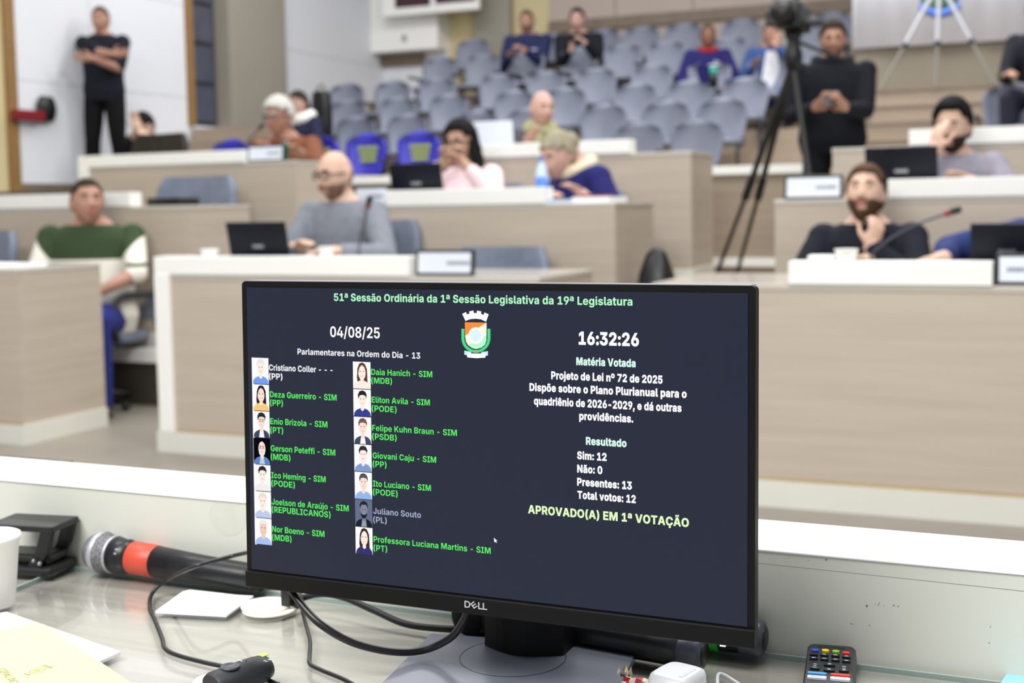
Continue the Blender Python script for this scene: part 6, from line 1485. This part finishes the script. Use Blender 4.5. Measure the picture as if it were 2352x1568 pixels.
    # face
    for sx in (-1, 1):
        e = MB(); c_ = HT @ Vector((sx * .031, .0785, .004))
        e.ball(c_, (.0100, .0085, .0046), T=HT.to_3x3(), n=14, k=10, m=0)
        e.ball(HT @ Vector((sx * .031, .0850, .0038)), (.0054, .0035, .0048), T=HT.to_3x3(), n=12, k=8, m=1)
        e.build('eye', [M['eye_white'], M['iris']], t)
        MB().tube([HT @ Vector((sx * x_, y_, z_)) for x_, y_, z_ in ((.014, .0965, .0245), (.030, .0935, .029), (.047, .080, .0235))], [.0042, .0046, .0026], 8).build('eyebrow', H_[hair[1] if hair[1] in ('black', 'dark', 'brown', 'grey') else 'brown'], t)
    lp = MB(); lp.ball(HT @ Vector((0, .0965, -.0605)), (.0235, .006, .0046), T=HT.to_3x3(), n=14, k=8); lp.ball(HT @ Vector((0, .0955, -.0705)), (.0205, .006, .0052), T=HT.to_3x3(), n=14, k=8)
    lp.build('lips', M['lip'], t)
    style, hc_ = hair
    hm = H_[hc_]
    if style == 'short':
        head_shell(front_line(-.42, .62), lambda d: .012 + .010 * max(0, d.z) + .002 * rnd(d, 1), HT).build('hair', hm, t)
    elif style == 'crop':
        head_shell(front_line(-.38, .58), lambda d: .006 + .003 * max(0, d.z), HT).build('hair', hm, t)
    elif style == 'quiff':
        head_shell(front_line(-.42, .66), lambda d: .016 + .022 * max(0, d.z) + .008 * max(0, d.y) * max(0, d.z) + .003 * rnd(d, 1.3), HT).build('hair', hm, t)
    elif style == 'full':
        head_shell(front_line(-.45, .50), lambda d: .022 + .012 * max(0, d.z) + .004 * rnd(d, 1), HT).build('hair', hm, t)
    elif style == 'bald':
        head_shell(lambda d: d.y < -.05 and -.35 < d.z < .18 and (abs(d.x) > .3 or d.y < -.3), lambda d: .002, HT).build('hair', hm, t)
    elif style == 'long':
        head_shell(front_line(-.95, .60), lambda d: .024 + .010 * max(0, d.z) + .004 * rnd(d, 1.2), HT).build('hair', hm, t)
        lk = MB(); rr = random.Random(5)
        for i in range(34):
            a = PI * .92 + (PI * 1.16) * i / 33 + PI * .0
            x_, y_ = .082 * math.cos(a), .085 * math.sin(a) - .012
            base = HT @ Vector((x_, y_, .02)); L2 = .33 + .07 * rr.random()
            out = Vector((x_, y_ * .9, 0)) * .55
            pts = [base]
            for j in range(1, 8):
                f = j / 7
                w_ = .010 * math.sin(j * 1.9 + i)
                pts.append(base + Vector((out.x * f + w_, out.y * f - .015 * f, -L2 * f)))
            lk.tube(pts, [.02, .022, .022, .021, .02, .017, .013, .006], 8)
        lk.build('long_locks', hm, t)
    elif style == 'bun':
        head_shell(front_line(-.5, .50), lambda d: .012 + .014 * max(0, d.z) * max(0, .5 - d.y) + .003 * rnd(d, 1.2), HT).build('hair', hm, t)
        MB().ball(HT @ Vector((0, -.10, .045)), (.055, .045, .05), n=18, k=12).build('hair_bun', hm, t)
    elif style == 'tied':
        head_shell(front_line(-.5, .55), lambda d: .010 + .006 * max(0, d.z), HT).build('hair', hm, t)
        MB().tube([HT @ Vector((0, -.09, .0)), HT @ Vector((.05, -.12, -.10)), HT @ Vector((.08, -.08, -.24)), HT @ Vector((.09, -.02, -.36))], [.035, .05, .05, .02], 12).build('ponytail', hm, t)
    if beard:
        head_shell(lambda d: d.y > -.02 and d.z < -.30 + .0 * d.y and not (abs(d.x) < .28 and -.42 > d.z > -.68 and d.y > .4) and d.z > -.98 and (d.z < -.36 or abs(d.x) > .55), lambda d: .0055 if beard != 'stubble' else .0022, HT).build('beard', H_[beard], t)
        MB().tube([HT @ Vector((x_, y_, z_)) for x_, y_, z_ in ((-.026, .090, -.058), (-.012, .1, -.050), (0, .103, -.049), (.012, .1, -.050), (.026, .090, -.058))], .0042, 8).build('moustache', H_[beard], t)
    if glasses:
        gm_ = MB()
        for sx in (-1, 1):
            gm_.tube([HT @ Vector((sx * (.033 + .0235 * math.cos(a)), .106 - .012 * abs(math.cos(a)) * (math.cos(a) > 0), .003 + .0175 * math.sin(a))) for a in [2 * PI * i / 16 for i in range(17)]], .0034, 6)
            gm_.tube([HT @ Vector((sx * .056, .098, .008)), HT @ Vector((sx * .078, .05, .008)), HT @ Vector((sx * .081, -.01, .010))], .0030, 6)
        gm_.tube([HT @ Vector((-.0095, .106, .006)), HT @ Vector((.0095, .106, .006))], .0022, 6)
        gm_.build('glasses', glasses, t)
    return t, HT, hip, sd, ax, ay, arms
FR = (0, -1)
gl_black = M['black']

# striped sweater: dark green yoke, cream below with thin dark bands, by height on the garment itself
sw_m = bpy.data.materials.new('striped_sweater'); sw_m.use_nodes = True
nt = sw_m.node_tree; b_ = nt.nodes['Principled BSDF']; b_.inputs['Roughness'].default_value = .9; b_.inputs['Specular IOR Level'].default_value = .2
tc, sx_ = nt.nodes.new('ShaderNodeTexCoord'), nt.nodes.new('ShaderNodeSeparateXYZ')
nt.links.new(tc.outputs['Object'], sx_.inputs[0])
def mth(op, a, b_in, c=None):
    n_ = nt.nodes.new('ShaderNodeMath'); n_.operation = op
    for k_, v_ in enumerate((a, b_in) if c is None else (a, b_in, c)):
        if isinstance(v_, (int, float)): n_.inputs[k_].default_value = v_
        else: nt.links.new(v_, n_.inputs[k_])
    return n_
HIPZ = nt.nodes.new('ShaderNodeValue')
zr = mth('SUBTRACT', sx_.outputs[2], HIPZ.outputs[0]).outputs[0]
xa = mth('ABSOLUTE', sx_.outputs[0], 0).outputs[0]
yoke = mth('MULTIPLY', mth('GREATER_THAN', zr, .315).outputs[0], mth('LESS_THAN', xa, mth('MULTIPLY_ADD', zr, .8, -.053).outputs[0]).outputs[0]).outputs[0]
band1 = mth('LESS_THAN', mth('ABSOLUTE', mth('SUBTRACT', zr, .175).outputs[0], 0).outputs[0], .009).outputs[0]
band2 = mth('MULTIPLY', mth('LESS_THAN', mth('ABSOLUTE', mth('SUBTRACT', zr, .285).outputs[0], 0).outputs[0], .010).outputs[0], mth('GREATER_THAN', xa, .24).outputs[0]).outputs[0]
fac = mth('MAXIMUM', yoke, mth('MAXIMUM', band1, band2).outputs[0]).outputs[0]
mxc = nt.nodes.new('ShaderNodeMixRGB'); mxc.inputs[1].default_value = lin(232, 228, 216); mxc.inputs[2].default_value = lin(58, 74, 50)
nt.links.new(fac, mxc.inputs[0]); nt.links.new(mxc.outputs[0], b_.inputs['Base Color'])

# --- front row
P1 = person('bald person with black glasses in a grey sweater behind a dark laptop', 770, 402, 5.72, 0.0, FR, chair='grey chair the bald person with glasses sits on', hs=1.05, lean=.12, yaw=.30, pitch=-.08, skn='light', hair=('bald', 'fringe'), beard='stubble',
       top=cloth('grey_knit', (128, 132, 142)), top_sleeve=1.85, glasses=gl_black,
       hands={'right': (690, 566, 5.42, (1, -.4, -.8), (0, .2, -1), .6), 'left': (775, 578, 5.40, (-1, -.3, -.8), (0, .2, -1), .6)})
P2 = person('seated person in a green and cream striped sweater turned toward the right', 201, 464, 5.88, 0.0, (.42, -.9), chair='dark chair the person in the striped sweater sits on', hs=1.06, hscale=1.07, lean=.02, yaw=-.48, pitch=.14, skn='ruddy', hair=('crop', 'dark'), top=sw_m, top_sleeve=1.12, fat=1.32, width=1.10, trousers=(46, 54, 130),
       hands={'right': (118, 640, 5.56, (.8, -.3, -1), (0, .2, -1), .5), 'left': (222, 672, 5.62, (-1, .0, -.35), (1, .2, -.3), .6)})
HIPZ.outputs[0].default_value = P2[2].z
P3 = person('bearded person in a black shirt looking up, fist under the chin', 1988, 446, 5.68, 0.0, FR, chair='grey chair the bearded person in black sits on', hs=1.0, lean=.05, yaw=.02, pitch=.30, skn='light', hair=('short', 'brown'), beard='brown', top=cloth('black_shirt', (26, 28, 38)), top_sleeve=1.9, width=1.05,
       hands={'right': (1930, 612, 5.50, (1, -.3, -.6), (0, 0, -1), .6), 'left': (1999, 566, 5.50, (-1, .2, -1), (.6, -.8, .1), 1.55, (-.35, .1, 1))})
P4 = person('person in a navy jacket at the right edge with one hand on the desk', 2470, 430, 5.75, 0.0, FR, chair='grey chair of the person in navy at the right edge', hs=1.05, lean=.30, skn='light', hair=('short', 'dark'), top=cloth('navy_jacket', (40, 54, 104)), top_sleeve=1.8, width=1.1,
       hands={'right': (2168, 593, 5.46, (1, -.5, -.1), (0, .2, -1), .4, (.9, .3, -.1)), 'left': (2500, 600, 5.4, (-1, -.2, -.8), (0, .2, -1), .5)})
# --- second row
P5 = person('goateed person in a lilac shirt holding a hand to the mouth at a laptop', 2188, 292, 6.92, .335, FR, chair='grey chair of the goateed person at the laptop', hs=1.05, lean=.16, yaw=.16, pitch=-.06, skn='light', hair=('quiff', 'black'), beard='dark', top=cloth('lilac_shirt', (150, 146, 160)), top_sleeve=1.8,
       hands={'right': (2150, 345, 6.72, (1, .2, -1), (-.5, -.6, .3), .9, (-.1, 0, 1)), 'left': (2240, 420, 6.7, (-1, -.2, -.8), (0, .2, -1), .5)})
P6 = person('person with long black wavy hair in a pale pink top, hands clasped at the mouth', 1058, 330, 7.02, .335, FR, chair='grey chair behind the pale pink top', hs=1.05, lean=.10, yaw=.10, pitch=-.04, skn='olive', hair=('long', 'black'), top=cloth('pale_pink_top', (236, 212, 218)), top_sleeve=1.7, glasses=gl_black, female=True,
       hands={'right': (1026, 372, 6.78, (1, .5, -.6), (-.6, .2, .3), 1.0, (-.5, .1, .6)), 'left': (1062, 372, 6.78, (-.8, .5, -.8), (.6, .2, .3), 1.0, (.5, .1, .6))})
P7 = person('ash blonde person in a navy cardigan with a red flower, looking down', 1283, 358, 6.95, .335, (-.62, -.78), chair='grey chair behind the navy cardigan', hs=1.12, lean=.16, drop=1.0, chair_dx=-.17, yaw=-.20, pitch=-.30, skn='pink', hair=('bun', 'ash'), top=cloth('navy_cardigan', (34, 36, 96)), top_sleeve=1.85, female=True, width=1.08,
       hands={'right': (1275, 455, 6.66, (1, -.3, -.8), (0, .2, -1), .5), 'left': (1345, 452, 6.62, (-.5, -.4, -1), (0, .2, -1), .5)})
def on_chest(P, name, h, x_, m, mb_fn):
    t, HT, hip, sd, ax, ay, arms = P
    T = Matrix((ax, sd, -ay)).transposed().to_4x4(); T.translation = hip + sd * h + ax * x_ + ay * .142
    mb = MB(); mb_fn(mb, T)
    return mb.build(name, m, t, fix=True)
sc_m = cloth('cream_scarf', (214, 204, 178))
def scarf(P, m, name='scarf', r=.034, tail=True):
    t, HT, hip, sd, ax, ay, arms = P
    c_ = hip + sd * .50
    mb = MB().tube([c_ + ax * .085 * math.cos(a) + ay * (.085 * math.sin(a) + .01) - sd * (.02 * math.sin(a)) for a in [2 * PI * i / 22 for i in range(23)]], r, 10)
    if tail:
        for sx in (-1, 1): mb.tube([c_ + ax * sx * .05 + ay * .09, c_ + ax * sx * .045 + ay * .155 - sd * .12, c_ + ax * sx * .05 + ay * .16 - sd * .28], [r, r * .9, r * .8], 10)
    mb.build(name, m, t)
scarf(P7, sc_m, tail=False)
def flower(mb, T):
    for i in range(5): mb.ball(T @ Vector((.028 * math.cos(i * 1.257), .028 * math.sin(i * 1.257), .0)), (.024, .024, .012), n=10, k=6)
    mb.ball(T @ Vector((0, 0, -.008)), .014, n=10, k=6)
on_chest(P7, 'flower_brooch', .22, -.07, mat('flower_red', (214, 44, 58), .6, .08, 40), flower)
# --- rear row
P8 = person('white haired person with glasses in a rust brown jacket and pale lanyard', 641, 270, 8.28, .655, (-.05, -1), chair='grey chair of the white haired person', hs=1.16, lean=.14, yaw=.04, pitch=-.05, skn='tan', hair=('full', 'grey'), top=cloth('rust_jacket', (124, 78, 58)), top_sleeve=1.8, glasses=M['chair_dark'], width=1.1, fat=1.1, voxel=.0095,
       hands={'right': (600, 345, 7.9, (.5, -.4, -1), (0, .2, -1), .5), 'left': (690, 352, 7.88, (-.5, -.4, -1), (0, .2, -1), .5)})
lan = cloth('pale_lanyard', (206, 204, 212))
def lanyard(P, m, badge=None):
    t, HT, hip, sd, ax, ay, arms = P
    mb = MB()
    for sx in (-1, 1): mb.tube([hip + sd * .50 + ax * sx * .075 + ay * .05, hip + sd * .44 + ax * sx * .07 + ay * .125, hip + sd * .27 + ax * sx * .012 + ay * .158], [.011, .012, .011], 8)
    mb.build('lanyard', m, t)
    mb = MB().ball(hip + sd * .24 + ay * .163, (.035, .008, .03), n=12, k=6); mb.build('badge', badge or m, t)
lanyard(P8, lan)
P11 = person('balding person in a grey jacket and olive scarf turned to the right', 1245, 250, 8.28, .655, (.55, -.83), chair='grey chair of the balding person with olive scarf', hs=1.02, lean=.12, yaw=-.25, pitch=-.05, skn='pink', hair=('bald', 'stubble'), top=cloth('charcoal_jacket', (84, 82, 92)), top_sleeve=1.85, voxel=.0095,
       hands={'right': (1210, 330, 8.02, (.5, -.4, -1), (0, .2, -1), .5), 'left': (1290, 335, 8.02, (-.5, -.4, -1), (0, .2, -1), .5)})
scarf(P11, mat('olive_cream_scarf', (150, 148, 112), .9, .5, 14), r=.045)
P12 = person('person standing in a black hoodie holding a phone with both hands', 1914, 92, 8.08, .655, (.28, -.96), pose='stand', lean=.03, yaw=.10, pitch=-.12, skn='tan', hair=('short', 'dark'), beard='stubble', top=cloth('black_hoodie', (22, 24, 32)), top_sleeve=1.92, width=1.12, fat=1.12, trousers=(18, 18, 22),
       hands={'right': (1868, 250, 7.82, (.5, -.3, -1), (-.5, -.2, .8), 1.0, (-.6, .5, .45)), 'left': (1944, 250, 7.81, (-.5, -.3, -1), (.5, -.2, .8), 1.0, (.6, .5, .45))})
t, HT, hip, sd, ax, ay, arms = P12
c_ = hip + sd * .50
MB().tube([c_ + ax * .105 * math.cos(a) + ay * (.09 * math.sin(a) - .02) - sd * (.015 * math.sin(a) - .01) for a in [2 * PI * i / 22 for i in range(23)]], .034, 10).build('hood', cloth('black_hood', (24, 26, 34)), t)
on_chest(P12, 'chest_print', .27, -.0, [mat('print_teal', (70, 96, 104), .7), mat('print_maroon', (74, 36, 48), .7)], lambda mb, T: mb.ball(T @ Vector((0, .03, -.004)), (.04, .03, .006), n=14, k=6, m=0) and mb.box(-.045, .045, -.05, .0, -.006, .004, T=T, m=1))
ph = at_depth(1905, 228, 7.75)
o = MB().box(-.036, .036, -.075, .075, -.004, .004).build('mobile_phone', M['black'], None, .003)
o.location = ph; o.rotation_euler = (.55, 0, .25)
tag(o, 'dark mobile phone held by the person in the black hoodie', 'phone')
# --- along the left wall
P13 = person('person in dark polo standing with folded arms against the white wall', 231, 46, 9.45, 1.335, (.35, -.94), pose='stand', lean=-.02, yaw=.05, pitch=0, skn='ruddy', hair=('crop', 'brown'), top=cloth('dark_polo', (26, 28, 38)), top_sleeve=.9, trousers=(14, 14, 17), fat=1.05, voxel=.0095,
       hands={'right': (268, 128, 9.20, (.6, -.1, -1), (0, 1, -.2), .4, (-1, .05, .1)), 'left': (212, 134, 9.17, (-.6, -.1, -1), (0, 1, -.2), .4, (1, .05, .1))})
P10 = person('person bowing a dark haired head over the phone beside the left walkway', 332, 290, 9.4, .66, (.1, -1), hs=1.05, lean=.42, yaw=0, pitch=-.62, skn='light', hair=('short', 'black'), top=cloth('dark_jacket', (32, 32, 38)), top_sleeve=1.35, voxel=.0105,
       hands={'right': (318, 296, 9.1, (1, .4, -.8), (-.3, .6, .4), .5, (.2, .2, 1)), 'left': (352, 322, 9.1, (-1, .3, -.9), (.3, .6, .4), .5)})
# --- public gallery
P9 = person('person with long dark hair and white top in the front gallery row', 686, 238, 10.62, GZ[0], (-.25, -.97), hs=1.0, lean=.10, yaw=.12, pitch=-.1, skn='pink', hair=('tied', 'dark'), top=cloth('white_navy_top', (40, 42, 66)), top_sleeve=1.6, female=True, voxel=.0105)
scarf(P9, cloth('white_scarf', (240, 238, 234)), r=.055, tail=False)
P14 = person('person in a navy jacket with badge, left of two in the fifth gallery row', 1210, 50, 13.9, GZ[4], (.2, -.98), hs=1.1, lean=.06, yaw=0, pitch=-.05, skn='ruddy', hair=('crop', 'brown'), beard='stubble', top=cloth('navy_blouson', (40, 46, 82)), top_sleeve=1.85, voxel=.0115, width=1.1,
       hands={'right': (1172, 128, 13.62, (.5, -.4, -1), (0, .2, -1), .6), 'left': (1206, 116, 13.6, (-.5, -.4, -1), (.3, .2, 0), .9)})
on_chest(P14, 'badge', .33, -.09, M['plate_face'], lambda mb, T: mb.ball(T @ Vector((0, 0, 0)), (.045, .045, .012), n=14, k=6))
P15 = person('dark haired person in a black sweater, right of two in the fifth gallery row', 1326, 47, 13.9, GZ[4], (.15, -.98), hs=1.08, lean=.1, skn='pink', hair=('short', 'dark'), top=cloth('black_sweater', (28, 30, 38)), top_sleeve=1.9, voxel=.0115, width=1.12,
       hands={'right': (1310, 118, 13.6, (.5, -.4, -1), (.3, .2, 0), .8), 'left': (1345, 100, 13.6, (-.5, -.4, -1), (.3, .2, 0), .8)})
P16 = person('person in a purple jacket with red collar and round white badge', 1626, 83, 13.05, GZ[3], (.3, -.95), hs=1.0, lean=.08, skn='brown', hair=('crop', 'brown'), top=cloth('purple_jacket', (36, 33, 92)), top_sleeve=1.9, voxel=.0115)
scarf(P16, cloth('red_collar', (150, 34, 44)), 'collar', .026, False)
on_chest(P16, 'badge', .33, -.05, M['plate_face'], lambda mb, T: mb.ball(T @ Vector((0, 0, 0)), (.06, .06, .014), n=16, k=6))
P17 = person('person in a denim jacket and white shirt covering the face with a hand', 1770, 78, 13.05, GZ[3], (.3, -.95), hs=1.0, lean=.08, pitch=-.12, skn='tan', hair=('crop', 'dark'), top=cloth('denim_jacket', (54, 78, 126)), top_sleeve=1.85, voxel=.0115, trousers=(70, 96, 160),
       hands={'right': (1732, 150, 12.8, (.5, -.4, -1), (0, .2, -1), .6), 'left': (1782, 108, 12.85, (-1, .2, -.9), (.2, -1, 0), .35, (-.15, -.1, 1))})
def front_panel(mb, T):
    mb.prism([(-.05, .16), (.05, .16), (.12, -.25), (-.12, -.25)], T @ Matrix.Translation((0, 0, -.008)), .02)
on_chest(P17, 'white_shirt', .30, 0, cloth('white_tee', (238, 238, 242)), front_panel)
P18 = person('person in dark clothes sitting at the upper right edge beside the stair', 2385, 32, 10.7, GZ[0] + .3, (-.2, -.98), hs=1.05, lean=.2, skn='tan', hair=('short', 'dark'), top=cloth('black_anorak', (30, 31, 40)), top_sleeve=1.8, voxel=.0105,
       hands={'right': (2322, 170, 10.4, (.5, -.4, -1), (0, .2, -1), .6), 'left': (2420, 170, 10.4, (-.5, -.4, -1), (0, .2, -1), .6)})
